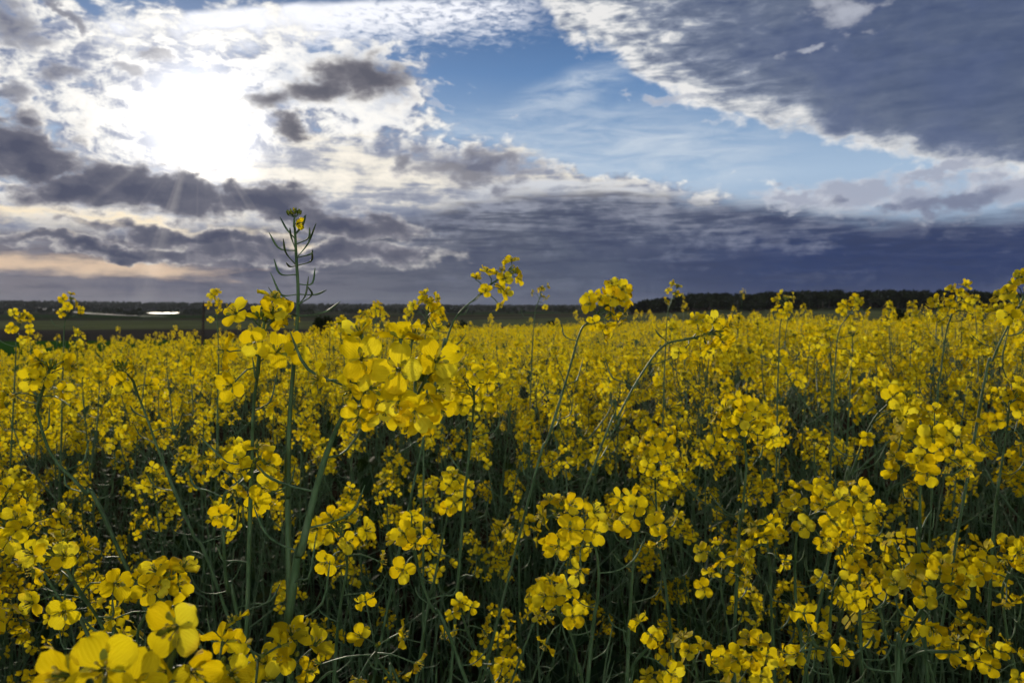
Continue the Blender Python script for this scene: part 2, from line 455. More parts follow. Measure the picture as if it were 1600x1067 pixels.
def ground_z(x, y):
    x, y = np.asarray(x, float), np.asarray(y, float)
    r = np.hypot(x, y); azd = np.degrees(np.arctan2(x, y))
    front = sstep(np.abs(azd), 150, 95)
    s = lerp_az(azd, [(-35, 0.037), (-20, 0.030), (0, 0.0225), (12, 0.017), (30, 0.015)])
    rc = crest(azd)
    depth = lerp_az(azd, [(-40, 12.5), (-8, 11.5), (6, 8.5), (14, 6.0), (40, 5.0)])
    z = -s * np.minimum(r, rc) - depth * (1 - np.exp(-np.maximum(r - rc, 0) * 0.072 / depth))
    z = z + 0.9 * fnoise(x / 160, y / 160, 3) * sstep(r, 150, 500)
    eye_ridge = lerp_az(azd, [(-60, 20), (-36, 18), (-28, 15), (-18, 9), (-8, 5), (2, 3), (14, 1), (60, 1)])
    z = z + (depth + eye_ridge - 8) * sstep(r, 1900, 3300) + 3.0 * fnoise(x / 420, y / 900, 5) * sstep(r, 2000, 3000)
    hill = lerp_az(azd, [(7.0, 0), (9.5, 2.0), (11.5, 4.2), (12.5, 6.6), (15, 7.4), (17, 6.2), (18.5, 8.6), (25, 9.4), (28, 8.0), (30, 8.2), (33, 5.5), (40, 6), (60, 4)])
    z = z + hill * sstep(r, 420, 820)
    return z * front


def gz(x, y): return float(ground_z(x, y))


def ground_hit(px, py):
    v = ray(px, py); o = Vector((0, 0, EYE)); d = 5.0
    while d < 9000:
        p = o + v * d
        if p.z < gz(p.x, p.y): return p
        d *= 1.01
    return p


# ground: one sheet out to the horizon
rr = np.concatenate([[0.0], np.geomspace(0.25, 6500, 180)])
aa = np.radians(np.concatenate([np.arange(-180, -60, 6), np.arange(-60, 60, 0.5), np.arange(60, 180, 6)]))
RR, AA = np.meshgrid(rr, aa, indexing='ij')
X, Y = RR * np.sin(AA), RR * np.cos(AA)
Z = ground_z(X, Y)
Z = Z + 0.018 * fnoise(X * 6, Y * 6, 8) * sstep(RR, 30, 10)
nr, na = RR.shape
i, j = np.meshgrid(np.arange(nr - 1), np.arange(na), indexing='ij'); j2 = (j + 1) % na
mb = MB(); mb.add(np.stack([X, Y, Z], -1), np.stack([i * na + j, i * na + j2, (i + 1) * na + j2, (i + 1) * na + j], -1))
m, gr = material("soil_and_fields")
pos = E(gr, gr.n('ShaderNodeNewGeometry').outputs['Position'])
px_, py_, pz_ = gr.sep(pos)
rad = gr.vm('LENGTH', gr.xyz(px_, py_, 0.0), out=1)
soil = gr.ramp(gr.noise(pos, 9.0, 8, 0.65), [(0.3, (0.012, 0.009, 0.006, 1)), (0.6, (0.040, 0.029, 0.018, 1)), (0.8, (0.07, 0.055, 0.035, 1))])
vo = gr.n('ShaderNodeTexVoronoi', feature='F1'); vo.inputs['Scale'].default_value = 1.0
w = gr.noise(pos, 0.004, 3, 0.5, col=True)
gr.put(vo.inputs['Vector'], gr.vm('ADD', gr.mapping(gr.xyz(px_, py_, 0.0), rot=(0, 0, R(9)), scale=(1 / 620, 1 / 210, 1)), gr.vm('MULTIPLY', w, (0.3, 0.3, 0.0))))
vc, _b, _c = gr.sep(E(gr, vo.outputs['Color']))
parcels = gr.ramp(vc, [(0.0, (0.030, 0.042, 0.016, 1)), (0.22, (0.050, 0.046, 0.026, 1)), (0.42, (0.026, 0.060, 0.012, 1)), (0.6, (0.075, 0.070, 0.036, 1)), (0.78, (0.036, 0.034, 0.026, 1)), (0.92, (0.048, 0.072, 0.022, 1))], 'CONSTANT')
near_l = gr.ramp((py_ + (gr.noise(pos, 0.012, 2, 0.5) - 0.5) * 30.0 + px_ * 0.06) / 1000.0,
                 [(0.0, (0.030, 0.105, 0.012, 1)), (0.255, (0.030, 0.105, 0.012, 1)), (0.275, (0.050, 0.044, 0.040, 1)), (0.43, (0.060, 0.052, 0.046, 1)), (0.46, (0.13, 0.15, 0.065, 1)), (0.72, (0.12, 0.14, 0.062, 1)), (0.75, (0.060, 0.062, 0.046, 1)), (0.9, (0.12, 0.12, 0.07, 1))])
far = gr.mix(gr.step(rad, 820.0, 1000.0), near_l, parcels)
far = gr.mix(gr.step(gr.noise(gr.mapping(pos, scale=(1, 0.2, 1)), 0.05, 5, 0.6), 0.35, 0.7) * 0.35, far, (0.028, 0.034, 0.016, 1))
col = gr.mix(gr.step(rad, 24.0, 40.0), soil, far)
col = gr.mix(gr.step(rad, 2000.0, 2300.0), col, (0.012, 0.014, 0.010, 1))
finish(m, gr, col, 1.0, 0.0, bump=gr.noise(pos, 14.0, 8, 0.7), bstr=0.6, bdist=0.02)
tag(mb.obj("ground", [m]), kind='structure')

# ---------------------------------------------------------------- lake and wet track in the valley
def hit_poly(pts): return [ground_hit(*p) for p in pts]
c0 = ground_hit(253, 489.5)
m_w, gr = material("lake_water")
finish(m_w, gr, (0.05, 0.06, 0.07, 1), 0.36, 0.4, bump=gr.noise(opos(gr), 1.2, 4, 0.6), bstr=0.5, bdist=0.2)
half = 24.0 / FPX * c0.y
ang_ = np.linspace(0, 2 * math.pi, 49)[:-1]
wob = 1 + 0.13 * np.sin(ang_ * 3 + 1) + 0.07 * np.sin(ang_ * 7)
rad_ = 1 + 0.06 * wob * np.sin(ang_)
ring = np.stack([(c0.x + half * wob * np.cos(ang_)) * rad_, c0.y * rad_, np.full(48, 0.0)], 1)
lake_z = max(gz(*p[:2]) for p in ring) + 0.15
ring[:, 2] = lake_z
mb = MB(); V = np.vstack([ring, ring * [1, 1, 0] + [0, 0, lake_z - 14.0], [[c0.x, c0.y, lake_z]]])
k = np.arange(48); k2 = (k + 1) % 48
mb.add(V, np.concatenate([np.stack([k, k2, np.full(48, 96), np.full(48, 96)], 1), np.stack([k, k + 48, k2 + 48, k2], 1)]))
tag(mb.obj("water", [m_w], smooth=False), kind='structure')

m_r, gr = material("wet_track")
finish(m_r, gr, gr.ramp(gr.noise(opos(gr), 0.3, 4, 0.6), [(0.3, (0.20, 0.195, 0.19, 1)), (0.7, (0.32, 0.31, 0.30, 1))]), 0.85, 0.25, bump=gr.noise(opos(gr), 2.0, 4, 0.6), bstr=0.35, bdist=0.1)
tp = [ground_hit(*p) for p in ((60, 481), (78, 484.2), (100, 486.6), (125, 488.8), (150, 490.8), (180, 492.6), (215, 494.2), (260, 495.2))]
path = bez([tuple(p) for p in tp], 70)
mb = MB(); T = np.gradient(path, axis=0); T[:, 2] = 0; T /= np.linalg.norm(T, axis=1)[:, None]
Nn = np.stack([-T[:, 1], T[:, 0], T[:, 2] * 0], 1)
wd = np.interp(np.linspace(0, 1, 70), [0, 0.15, 0.5, 1], [3.0, 7.0, 5.0, 2.0])[:, None] * 2.2
La, Lb = path + Nn * wd, path - Nn * wd
for L_ in (La, Lb): L_[:, 2] = ground_z(L_[:, 0], L_[:, 1]) + 0.6
mid = (La + Lb) / 2; mid[:, 2] = np.maximum(mid[:, 2], ground_z(mid[:, 0], mid[:, 1]) + 0.6)
V = np.concatenate([La, mid, Lb]); k = np.arange(69)
mb.add(V, np.concatenate([np.stack([k, k + 1, k + 71, k + 70], 1), np.stack([k + 70, k + 71, k + 141, k + 140], 1)]))
tag(mb.obj("road", [m_r]), kind='structure')

# ---------------------------------------------------------------- trees, bushes and woods in the distance
m_leaf, gr = material("tree_foliage")
t_, s_, r_ = attr(gr)
finish(m_leaf, gr, gr.ramp(r_ * 0.7 + orand(gr) * 0.3, [(0.0, (0.010, 0.014, 0.008, 1)), (0.5, (0.018, 0.025, 0.011, 1)), (1.0, (0.030, 0.036, 0.015, 1))]), 0.9, 0.0)
m_bark, gr = material("tree_bark")
finish(m_bark, gr, gr.ramp(gr.noise(gr.mapping(opos(gr), scale=(6, 6, 1)), 3.0, 6, 0.7), [(0.3, (0.03, 0.024, 0.018, 1)), (0.7, (0.09, 0.075, 0.06, 1))]), 0.9, 0.1)


def crown_quads(rng, n, rad3, leaf, lumps=9):
    """n leaf clumps in a lumpy volume of half-axes rad3 whose base is at z = 0"""
    c = rng.normal(size=(lumps, 3)); c /= np.linalg.norm(c, axis=1)[:, None]; c *= rng.uniform(0.25, 0.75, (lumps, 1))
    k = rng.randint(lumps, size=n)
    d = rng.normal(size=(n, 3)); d /= np.linalg.norm(d, axis=1)[:, None]
    p = c[k] + d * (rng.rand(n, 1) ** 0.5) * rng.uniform(0.28, 0.48, lumps)[k][:, None]
    p = p * rad3 + [0, 0, rad3[2]]
    u = rng.normal(size=(n, 3)); u /= np.linalg.norm(u, axis=1)[:, None]
    v = np.cross(u, rng.normal(size=(n, 3))); v /= np.linalg.norm(v, axis=1)[:, None]
    sz = leaf * rng.uniform(0.5, 1.3, (n, 1))
    V = np.stack([p - u * sz, p - v * sz * 0.6, p + u * sz, p + v * sz * 0.6], 1)
    A = np.zeros((n, 4, 3)); A[:, :, 2] = rng.rand(n, 1)
    return V.reshape(-1, 3), np.arange(n * 4).reshape(-1, 4), A.reshape(-1, 3)


rng = np.random.RandomState(11)
wood_t = []
for _ in range(8):
    T_ = MB()
    V, F, A = crown_quads(rng, 70, np.array([0.36, 0.36, 0.42]) * rng.uniform(0.85, 1.2), 0.16, 7)
    V[:, 2] += 0.10
    T_.add(V, F, 0, A)
    V, F, A = tube([(0, 0, -0.05), (0.01, 0, 0.3), (0, 0.01, 0.7)], [0.035, 0.025, 0.01], 4); T_.add(V, F, 1, A)
    wood_t.append(T_.arrays())


def wood(name, label, n, azr, rr_, hr, keep=None):
    mb = MB(); k = 0
    while k < n:
        a = rng.uniform(*azr); r = rng.uniform(*rr_)
        if keep and not keep(a, r): continue
        x, y = r * math.sin(R(a)), r * math.cos(R(a)); h = rng.uniform(*hr)
        ca, sa = math.cos(k), math.sin(k)
        mb.add_mb(wood_t[k % 8], mat4(np.array([[ca, -sa, 0], [sa, ca, 0], [0, 0, 1]]) @ np.diag([rng.uniform(0.8, 1.3)] * 2 + [1]), (x, y, gz(x, y)), h)); k += 1
    return tag(mb.obj(name, [m_leaf, m_bark], smooth=False), label, kind='stuff')


wood("woodland", "dark wooded ridge along the whole left horizon", 4600, (-44, 12), (2300, 3500), (7, 15))
wood("woodland", "dark wood covering the hill on the right horizon", 2600, (8.5, 46), (640, 880), (7, 15), lambda a, r: r > 640 + max(0, 11.5 - a) * 60)
wood("copse_belt", "thin dark belt of copses across the valley fields", 520, (-40, 8), (1150, 1900), (7, 13), lambda a, r: math.sin(a * 1.7 + r * 0.006) > 0.55)


def leafy(name, label, cat, px, py, d, w, h, n, leaf, group=None, trunk=True):
    """a bush or tree whose crown foot is seen at photo point px, py"""
    p = at(px, py, d); z0 = gz(p.x, p.y)
    root = tag(link(name, None), label, cat, group); root.location = (p.x, p.y, z0)
    V, F, A = crown_quads(rng, n, np.array([w / 2, w / 2 * 0.8, h * 0.5]), leaf, 12)
    V[:, 2] += h * 0.04; V[:, 2] = np.maximum(V[:, 2], 0.02)
    c = MB(); c.add(V, F, 0, A); c.obj("crown", [m_leaf], root, smooth=False)
    t = MB()
    for k in range(4):
        e = np.array([rng.uniform(-.3, .3) * w, rng.uniform(-.2, .2) * w, h * rng.uniform(0.55, 0.85)])
        V, F, A = tube(bez([(0, 0, -0.1), e * [0.25, 0.25, 0.45], e], 7), np.linspace(h * 0.03, h * 0.005, 7), 6); t.add(V, F, 0, A)
    t.obj("trunk", [m_bark], root)
    return root


def h_of(d, y0, y1): return (y1 - y0) / FPX * d
leafy("bush", "dark round bush between the seed stalk and the big flower head", "bush", 506, 520, 46, 46 / FPX * 46, h_of(46, 478, 545), 1500, 0.11)
leafy("bush", "low dark bush on the slope at the far left edge of the crop", "bush", 45, 560, 20, 130 / FPX * 20, h_of(20, 533, 585), 1500, 0.05)
leafy("bush", "small dark bush behind the crop just left of the tallest dense flower head", "bush", 866, 503, 90, 46 / FPX * 90, h_of(90, 482, 520), 1200, 0.2)
leafy("bush", "small dark bush on the olive field right of the tallest dense flower head", "bush", 1003, 505, 110, 34 / FPX * 110, h_of(110, 490, 525), 900, 0.22)
for (px, w_, top, lab) in ((1402, 60, 497, "dark hedge bush behind the crop, leftmost of the right-hand hedge line"), (1462, 80, 503, "low dark hedge bush behind the crop, middle of the right-hand hedge line"), (1535, 84, 506, "wide dark hedge bush behind the crop, nearest the right edge of the view"), (1600, 80, 509, "low dark hedge bush cut off by the right edge of the view")):
    leafy("hedge_bush", lab, "bush", px, 525, 120, w_ / FPX * 120, h_of(120, top, 545), 1300, 0.3, "hedge bushes behind the crop on the right")
for (px, w_, top, lab) in ((660, 52, 487, "dark bush left in a group of two beyond the middle of the crop"), (716, 40, 489, "dark bush right in a group of two beyond the middle of the crop")):
    leafy("bush", lab, "bush", px, 510, 140, w_ / FPX * 140, h_of(140, top, 530), 1000, 0.3, "bushes beyond the middle of the crop")

# fence posts at the left edge of the crop
m_post, gr = material("weathered_wood")
finish(m_post, gr, gr.ramp(gr.noise(gr.mapping(opos(gr), scale=(14, 14, 1.2)), 4.0, 6, 0.7), [(0.3, (0.018, 0.015, 0.012, 1)), (0.7, (0.075, 0.062, 0.05, 1))]), 0.9, 0.15, bump=gr.noise(gr.mapping(opos(gr), scale=(20, 20, 1)), 4.0, 5, 0.7), bstr=0.6, bdist=0.01)
m_metal, gr = material("fence_insulator")
finish(m_metal, gr, (0.03, 0.03, 0.03, 1), 0.4, 0.5)
for (xt, yt, xb, yb, d, wpx, lab) in ((318, 470, 313, 560, 13.0, 4.2, "tall thin leaning dark fence post left of the seed stalk"), (134, 517, 131, 570, 15.0, 4.0, "short dark fence post low at the left edge of the crop")):
    top = at(xt, yt, d); bot = at(xb, yb, d); bot.z = gz(bot.x, bot.y)
    root = tag(link("fence_post", None), lab, "post", "fence posts at the crop edge"); root.location = bot
    hh = top - bot; r0 = wpx / FPX * d / 2
    Pp = [np.array(hh) * f + np.array([0.006 * math.sin(9 * f), 0.005 * math.cos(7 * f), 0]) for f in (-0.12, 0, 0.3, 0.6, 0.9, 0.965, 1.0)]
    b = MB(); V, F, A = tube(Pp, [r0 * 1.1, r0 * 1.08, r0, r0 * 0.96, r0 * 0.94, r0 * 0.8, r0 * 0.1], 9)
    b.add(V, F, 0, A); b.obj("post_shaft", [m_post], root)
    for f in (0.55, 0.8):
        b = MB(); V, F, A = tube([np.array(hh) * f + [0, -r0 * 0.8, 0], np.array(hh) * f + [0, -r0 * 2.0, 0.0], np.array(hh) * f + [0, -r0 * 2.2, 0.012], np.array(hh) * f + [0, -r0 * 2.2, 0.03]], [0.006, 0.006, 0.009, 0.004], 6)
        b.add(V, F, 0, A); b.obj("insulator", [m_metal], root)

# the air over the valley: far ridges fade a little towards the pale sky
m_hz = bpy.data.materials.new("air_haze"); m_hz.use_nodes = True; m_hz.node_tree.nodes.clear(); gr = Graph(m_hz.node_tree)
pv = gr.n('ShaderNodeVolumePrincipled'); pv.inputs['Color'].default_value = (0.78, 0.84, 0.95, 1); pv.inputs['Density'].default_value = 0.00004; pv.inputs['Anisotropy'].default_value = 0.0
ov = gr.n('ShaderNodeOutputMaterial'); m_hz.node_tree.links.new(pv.outputs[0], ov.inputs['Volume'])
z0_, z1_, L_ = float(Z.min()) - 16.0, 62.0, 6700.0
mb = MB(); c8 = [(x, y, z) for z in (z0_, z1_) for x, y in ((-L_, -L_), (L_, -L_), (L_, L_), (-L_, L_))]
mb.add(c8, [(3, 2, 1, 0), (4, 5, 6, 7), (0, 1, 5, 4), (1, 2, 6, 5), (2, 3, 7, 6), (3, 0, 4, 7)])
tag(mb.obj("haze", [m_hz], smooth=False), "thin pale haze in the air over the valley", kind='stuff')
# ---------------------------------------------------------------- rapeseed: materials
m_petal, gr = material("yellow_petal")
t_, s_, r_ = attr(gr)
vein = gr.m('SINE', s_ * 21.0 + gr.m('MULTIPLY', s_, t_) * 9.0)
vary = r_ * 0.7 + orand(gr) * 0.3
pc = gr.ramp(vary, [(0.0, (0.82, 0.57, 0.004, 1)), (0.5, (0.87, 0.71, 0.010, 1)), (1.0, (0.90, 0.83, 0.055, 1))])
pc = gr.mix(gr.step(t_, 0.30, 0.05) * 0.45, pc, (0.66, 0.58, 0.02, 1))
pc = gr.mix(gr.step(vein, 0.75, 1.0) * gr.step(t_, 1.0, 0.3) * 0.34, pc, (0.62, 0.40, 0.002, 1))
pc = gr.mix(gr.step(r_, 0.93, 0.99) * gr.step(t_, 0.6, 1.0) * 0.6, pc, (0.62, 0.36, 0.03, 1))
finish(m_petal, gr, pc, 0.60, 0.12, trans=0.52, tcol=gr.mix(1.0, pc, (1.0, 0.95, 0.5, 1), 'MULTIPLY'), bump=vein, bstr=0.4, bdist=0.0003)

m_stem, gr = material("waxy_green_stem")
t_, s_, r_ = attr(gr)
op = opos(gr)
sc_ = gr.ramp(gr.noise(gr.mapping(op, scale=(1, 1, 0.18)), 160.0, 5, 0.6), [(0.30, (0.032, 0.076, 0.026, 1)), (0.55, (0.080, 0.150, 0.068, 1)), (0.8, (0.150, 0.220, 0.130, 1))])
sc_ = gr.mix(gr.step(gr.noise(op, 45.0, 5, 0.65), 0.60, 0.74) * 0.4, sc_, (0.085, 0.075, 0.038, 1))
sc_ = gr.mix(gr.step(r_, 0.7, 1.0) * 0.5, sc_, (0.11, 0.10, 0.05, 1))
finish(m_stem, gr, sc_, 0.5, 0.3, bump=gr.noise(gr.mapping(op, scale=(1, 1, 0.05)), 900.0, 3, 0.6), bstr=0.35, bdist=0.0006)

m_bud, gr = material("green_bud")
t_, s_, r_ = attr(gr)
finish(m_bud, gr, gr.ramp(r_, [(0.0, (0.11, 0.17, 0.03, 1)), (0.6, (0.24, 0.27, 0.03, 1)), (1.0, (0.55, 0.44, 0.01, 1))]), 0.5, 0.25, trans=0.2)
m_anther, gr = material("pale_anther")
finish(m_anther, gr, (0.62, 0.50, 0.08, 1), 0.6, 0.2, trans=0.15)
m_rleaf, gr = material("bluegreen_leaf")
t_, s_, r_ = attr(gr)
lc = gr.ramp(gr.noise(opos(gr), 30.0, 5, 0.6) * 0.6 + r_ * 0.4, [(0.2, (0.014, 0.034, 0.014, 1)), (0.6, (0.026, 0.058, 0.022, 1)), (0.85, (0.075, 0.072, 0.024, 1))])
lc = gr.mix(gr.step(gr.m('ABSOLUTE', s_), 0.10, 0.02) * 0.6, lc, (0.12, 0.17, 0.09, 1))
finish(m_rleaf, gr, lc, 0.7, 0.08, trans=0.2, tcol=(0.05, 0.09, 0.01, 1), bump=gr.noise(opos(gr), 60.0, 4, 0.6), bstr=0.3, bdist=0.002)
m_blade, gr = material("grass_blade")
t_, s_, r_ = attr(gr)
finish(m_blade, gr, gr.ramp(r_, [(0.0, (0.014, 0.036, 0.008, 1)), (0.7, (0.030, 0.068, 0.014, 1)), (1.0, (0.09, 0.085, 0.030, 1))]), 0.5, 0.25, trans=0.25)
MATS = [m_petal, m_stem, m_bud, m_anther]

# ---------------------------------------------------------------- rapeseed: flowers
rng = np.random.RandomState(7)


def petal(rng, nt, ns, size, opening, width, crumple, simple=False):
    """one petal: a narrow claw that rises, then a broad blade bent outwards; lies in the xz plane, opening about +Z"""
    t = np.linspace(0, 1, nt) ** 0.85
    L = size * (1.0 + 0.26)
    th = R(16) + (R(opening) - R(16)) * sstep(t, 0.04, 0.30) + R(rng.uniform(-6, 22)) * sstep(t, 0.55, 1.0)
    dt = np.gradient(t)
    r = 0.0007 + np.cumsum(np.sin(th) * dt) * L; z = np.cumsum(np.cos(th) * dt) * L
    w = 0.24 + 0.76 * sstep(t, 0.04, 0.50)
    end = np.clip((t - 0.66) / 0.34, 0, 1)
    w = w * np.sqrt(np.maximum(1 - 0.93 * end ** 2.3, 0.0)) * size * 0.5 * width
    s = np.linspace(-1, 1, ns)
    Tt, Ss = np.meshgrid(t, s, indexing='ij')
    cup = rng.uniform(-0.22, 0.40) * size
    wv = crumple * size * np.sin(Ss * rng.uniform(2, 4.5) + Tt * rng.uniform(2, 7) + rng.uniform(0, 6)) * sstep(Tt, 0.3, 0.9)
    fl = crumple * 0.6 * size * np.sin(Ss * 7 + rng.uniform(0, 6)) * sstep(Tt, 0.75, 1.0)
    nrm_r, nrm_z = -np.cos(th)[:, None], np.sin(th)[:, None]
    lift = cup * Ss ** 2 * sstep(Tt, 0.2, 0.8) + wv + fl
    notch = -size * 0.06 * np.exp(-(Ss / 0.35) ** 2) * sstep(Tt, 0.8, 1.0)
    X = r[:, None] + nrm_r * lift + np.sin(th)[:, None] * notch
    Zz = z[:, None] + nrm_z * lift + np.cos(th)[:, None] * notch
    Yv = Ss * w[:, None]
    i, j = np.meshgrid(np.arange(nt - 1), np.arange(ns - 1), indexing='ij')
    F = np.stack([i * ns + j, (i + 1) * ns + j, (i + 1) * ns + j + 1, i * ns + j + 1], -1).reshape(-1, 4)
    A = np.stack([Tt, Ss, np.full_like(Tt, rng.rand())], -1).reshape(-1, 3)
    return np.stack([X, Yv, Zz], -1).reshape(-1, 3), F, A


def rotz(a):
    c, s = math.cos(a), math.sin(a); return np.array([[c, -s, 0], [s, c, 0], [0, 0, 1.0]])


def flower(rng, lod, form):
    """form: 0 open, 1 half open, 2 crumpled and drooping, 3 fading with narrow petals"""
    T = MB()
    nt, ns = ((10, 7), (5, 4), (3, 2))[lod]
    op = (rng.uniform(80, 98), rng.uniform(48, 66), rng.uniform(92, 125), rng.uniform(60, 100))[form]
    size = 0.0089 * rng.uniform(0.92, 1.10)
    wid = (1.16, 1.06, 1.0, 0.7)[form]
    cr = (0.085, 0.11, 0.20, 0.16)[form]
    x0 = rng.uniform(0, 6.28)
    for k in range(4):
        if form == 3 and k == 3 and rng.rand() < 0.5: continue
        V, F, A = petal(rng, nt, ns, size * rng.uniform(0.93, 1.07), op + rng.uniform(-12, 12), wid * rng.uniform(0.92, 1.08), cr)
        a = (0, 78, 180, 258)[k]
        T.add(V @ rotz(x0 + R(a) + rng.uniform(-.1, .1)).T, F, 0, A)
    if lod == 0:
        for k in range(6):                                   # stamens: four long, two short
            a = x0 + k * math.pi / 3 + 0.3; l = 0.0068 if k % 3 else 0.0050
            d = np.array([math.cos(a), math.sin(a), 0])
            V, F, A = tube([d * 0.0006, d * 0.0014 + [0, 0, l * 0.6], d * 0.0022 + [0, 0, l]], [0.00022, 0.0002, 0.00018], 4)
            T.add(V, F, 1, A)
            e = d * 0.0023 + np.array([0, 0, l]); q = np.array([d[0] * 0.3, d[1] * 0.3, 1.0]) * 0.0011
            V, F, A = tube([e - q, e - q * 0.5, e + q * 0.6, e + q], [0.0001, 0.00055, 0.0005, 0.0001], 5); T.add(V, F, 3, A)
        V, F, A = tube([(0, 0, 0), (0, 0, 0.004), (0.0003, 0, 0.0066), (0.0003, 0, 0.0071)], [0.0006, 0.00065, 0.0004, 0.0006], 6); T.add(V, F, 2, A)
        for k in range(4):                                   # sepals
            V, F, A = petal(rng, 5, 3, 0.0048, rng.uniform(45, 80), 0.5, 0.02)
            A[:, 2] = rng.uniform(0.4, 0.95)
            V[:, 2] -= 0.0002; T.add(V @ rotz(x0 + 0.8 + k * math.pi / 2).T, F, 2, A)
    elif lod == 1:
        V, F, A = tube([(0, 0, 0), (0, 0, 0.004), (0, 0, 0.0062)], [0.0011, 0.0014, 0.0012], 4); A[:, 2] = 0.8; T.add(V, F, 2, A)
    return T


N_FORM = (5, 3, 3, 2)
FL = {}
for lod in (0, 1, 2):
    FL[lod] = [[flower(rng, lod, f).arrays() for _ in range(N_FORM[f])] for f in range(4)]
FL_MESH = [[None] * n for n in N_FORM]


def flower_mesh(f, k):
    if FL_MESH[f][k] is None:
        T = MB(); T.add_mb(FL[0][f][k]); FL_MESH[f][k] = T.mesh("flower", MATS)
    return FL_MESH[f][k]


def bud(rng, ln, w):
    V, F, A = tube([(0, 0, 0), (0, 0, ln * 0.25), (0, 0, ln * 0.65), (0, 0, ln * 0.92), (0, 0, ln)], [w * 0.5, w, w * 0.95, w * 0.5, w * 0.08], 6)
    A[:, 2] = rng.choice([0.1, 0.3, 0.5, 0.95], p=[0.3, 0.35, 0.2, 0.15]); return V, F, A


def head(rng, n, spread=1.0, length=0.036, lod=1, fading=0.25, nbuds=12, front=None):
    """a raceme along +Z from its lowest open flower: returns the green mesh and the list of (matrix, form, variant) of its flowers"""
    T = MB(); fl = []
    top = np.array([rng.uniform(-.004, .004), rng.uniform(-.004, .004), length * 1.05])
    axis = bez([(0, 0, -0.004), (rng.uniform(-.002, .002), rng.uniform(-.002, .002), length * 0.5), top], 6)
    V, F, A = tube(axis, np.linspace(0.0016, 0.0009, 6), 5 if lod else 7); T.add(V, F, 1, A)
    ph = rng.uniform(0, 6.28)
    for k in range(n):
        f = (k + rng.uniform(-.3, .3)) / max(1, n - 1); f = min(1, max(0, f))
        ph += 2.39996 + rng.uniform(-.35, .35)
        z = length * (f ** 0.9)
        el_ = R(8 + 52 * f ** 1.3 + rng.uniform(-16, 16)); pl = (0.0235 - 0.010 * f) * spread * rng.uniform(0.72, 1.32)
        b = np.array([0, 0, z]) + top * [1, 1, 0] * f
        d0 = np.array([math.cos(ph), math.sin(ph), 0]); up_ = np.array([0, 0, 1.0])
        e = b + (d0 * math.cos(el_) + up_ * math.sin(el_)) * pl
        mid = b + (d0 * math.cos(el_ + 0.35) + up_ * math.sin(el_ + 0.35)) * pl * 0.55
        if lod == 2: V, F, A = tube([b, e], [0.0009, 0.0007], 3)
        else: V, F, A = tube(bez([b, mid, e], 5), np.linspace(0.0008, 0.0006, 5), 4)
        T.add(V, F, 1, A)
        form = 0 if rng.rand() > fading + 0.3 * (1 - f) * fading else rng.choice([1, 2, 2, 3])
        if f > 0.85 and rng.rand() < 0.35: form = 1
        dr = d0 * math.cos(el_) * 1.1 + up_ * (0.25 + 0.5 * math.sin(el_)) + rng.normal(size=3) * 0.30
        if form >= 2: dr = d0 + up_ * rng.uniform(-0.6, 0.3) + rng.normal(size=3) * 0.3
        if front is not None and form < 2: dr = dr / np.linalg.norm(dr) + np.asarray(front) * 0.50
        fl.append((mat4(frame(dr, rng.uniform(0, 6.28)), e, rng.uniform(0.82, 1.12)), form, rng.randint(N_FORM[form])))
    for k in range(nbuds):
        a = k * 2.4; rr_ = 0.0018 * math.sqrt(k) * 1.05
        p = top + np.array([math.cos(a) * rr_, math.sin(a) * rr_, 0.006 - rr_ * 0.5])
        V, F, A = bud(rng, rng.uniform(0.0042, 0.0065), rng.uniform(0.0011, 0.0016))
        d = np.array([math.cos(a) * rr_ * 60, math.sin(a) * rr_ * 60, 1.0])
        m_ = mat4(frame(d), p); T.add(V @ m_[:3, :3].T + p, F, 2, A)
        V, F, A = tube([top - [0, 0, 0.001], p], [0.0004, 0.0004], 3); T.add(V, F, 1, A)
    return T, fl


def full_head(rng, lod, **kw):
    T, fl = head(rng, lod=lod, **kw)
    for m_, f, k in fl: T.add_mb(FL[lod][f][k], m_)
    return T


def pod(rng, d0, ln, sag=0.5):
    """a young seed pod on its stalk: leaves the stem sideways and curves up; from the origin, in direction d0"""
    d0 = np.asarray(d0, float); up_ = np.array([0, 0, 1.0]); sd = np.cross(d0, up_)
    w = rng.uniform(-.3, .3)
    p = [np.zeros(3), d0 * ln * 0.30 + up_ * ln * rng.uniform(-.02, .12), d0 * ln * 0.58 + up_ * ln * rng.uniform(0.08, 0.24) + sd * w * ln * 0.2,
         d0 * ln * rng.uniform(.64, .82) + up_ * ln * rng.uniform(0.34, 0.62) + sd * w * ln * 0.5]
    P_ = bez(p, 9)
    rad = np.array([0.9, 0.75, 0.7, 0.7, 0.9, 1.1, 1.05, 0.8, 0.3]) * 0.00085 * rng.uniform(0.8, 1.15)
    V, F, A = tube(P_, rad, 5); A[:, 2] = rng.uniform(0, 0.9); return V, F, A


def pods_along(rng, T, path, f0, f1, n, ln=(0.03, 0.055), mat=1):
    ph = rng.uniform(0, 6.28)
    for k in range(n):
        u = (f0 + (f1 - f0) * (k + rng.uniform(-.3, .3)) / n) * (len(path) - 1)
        i = int(min(max(u, 0), len(path) - 2)); p = path[i] + (path[i + 1] - path[i]) * (u - i)
        ph += 2.4 + rng.uniform(-.4, .4)
        V, F, A = pod(rng, (math.cos(ph), math.sin(ph), 0), rng.uniform(*ln)); T.add(V + p, F, mat, A)


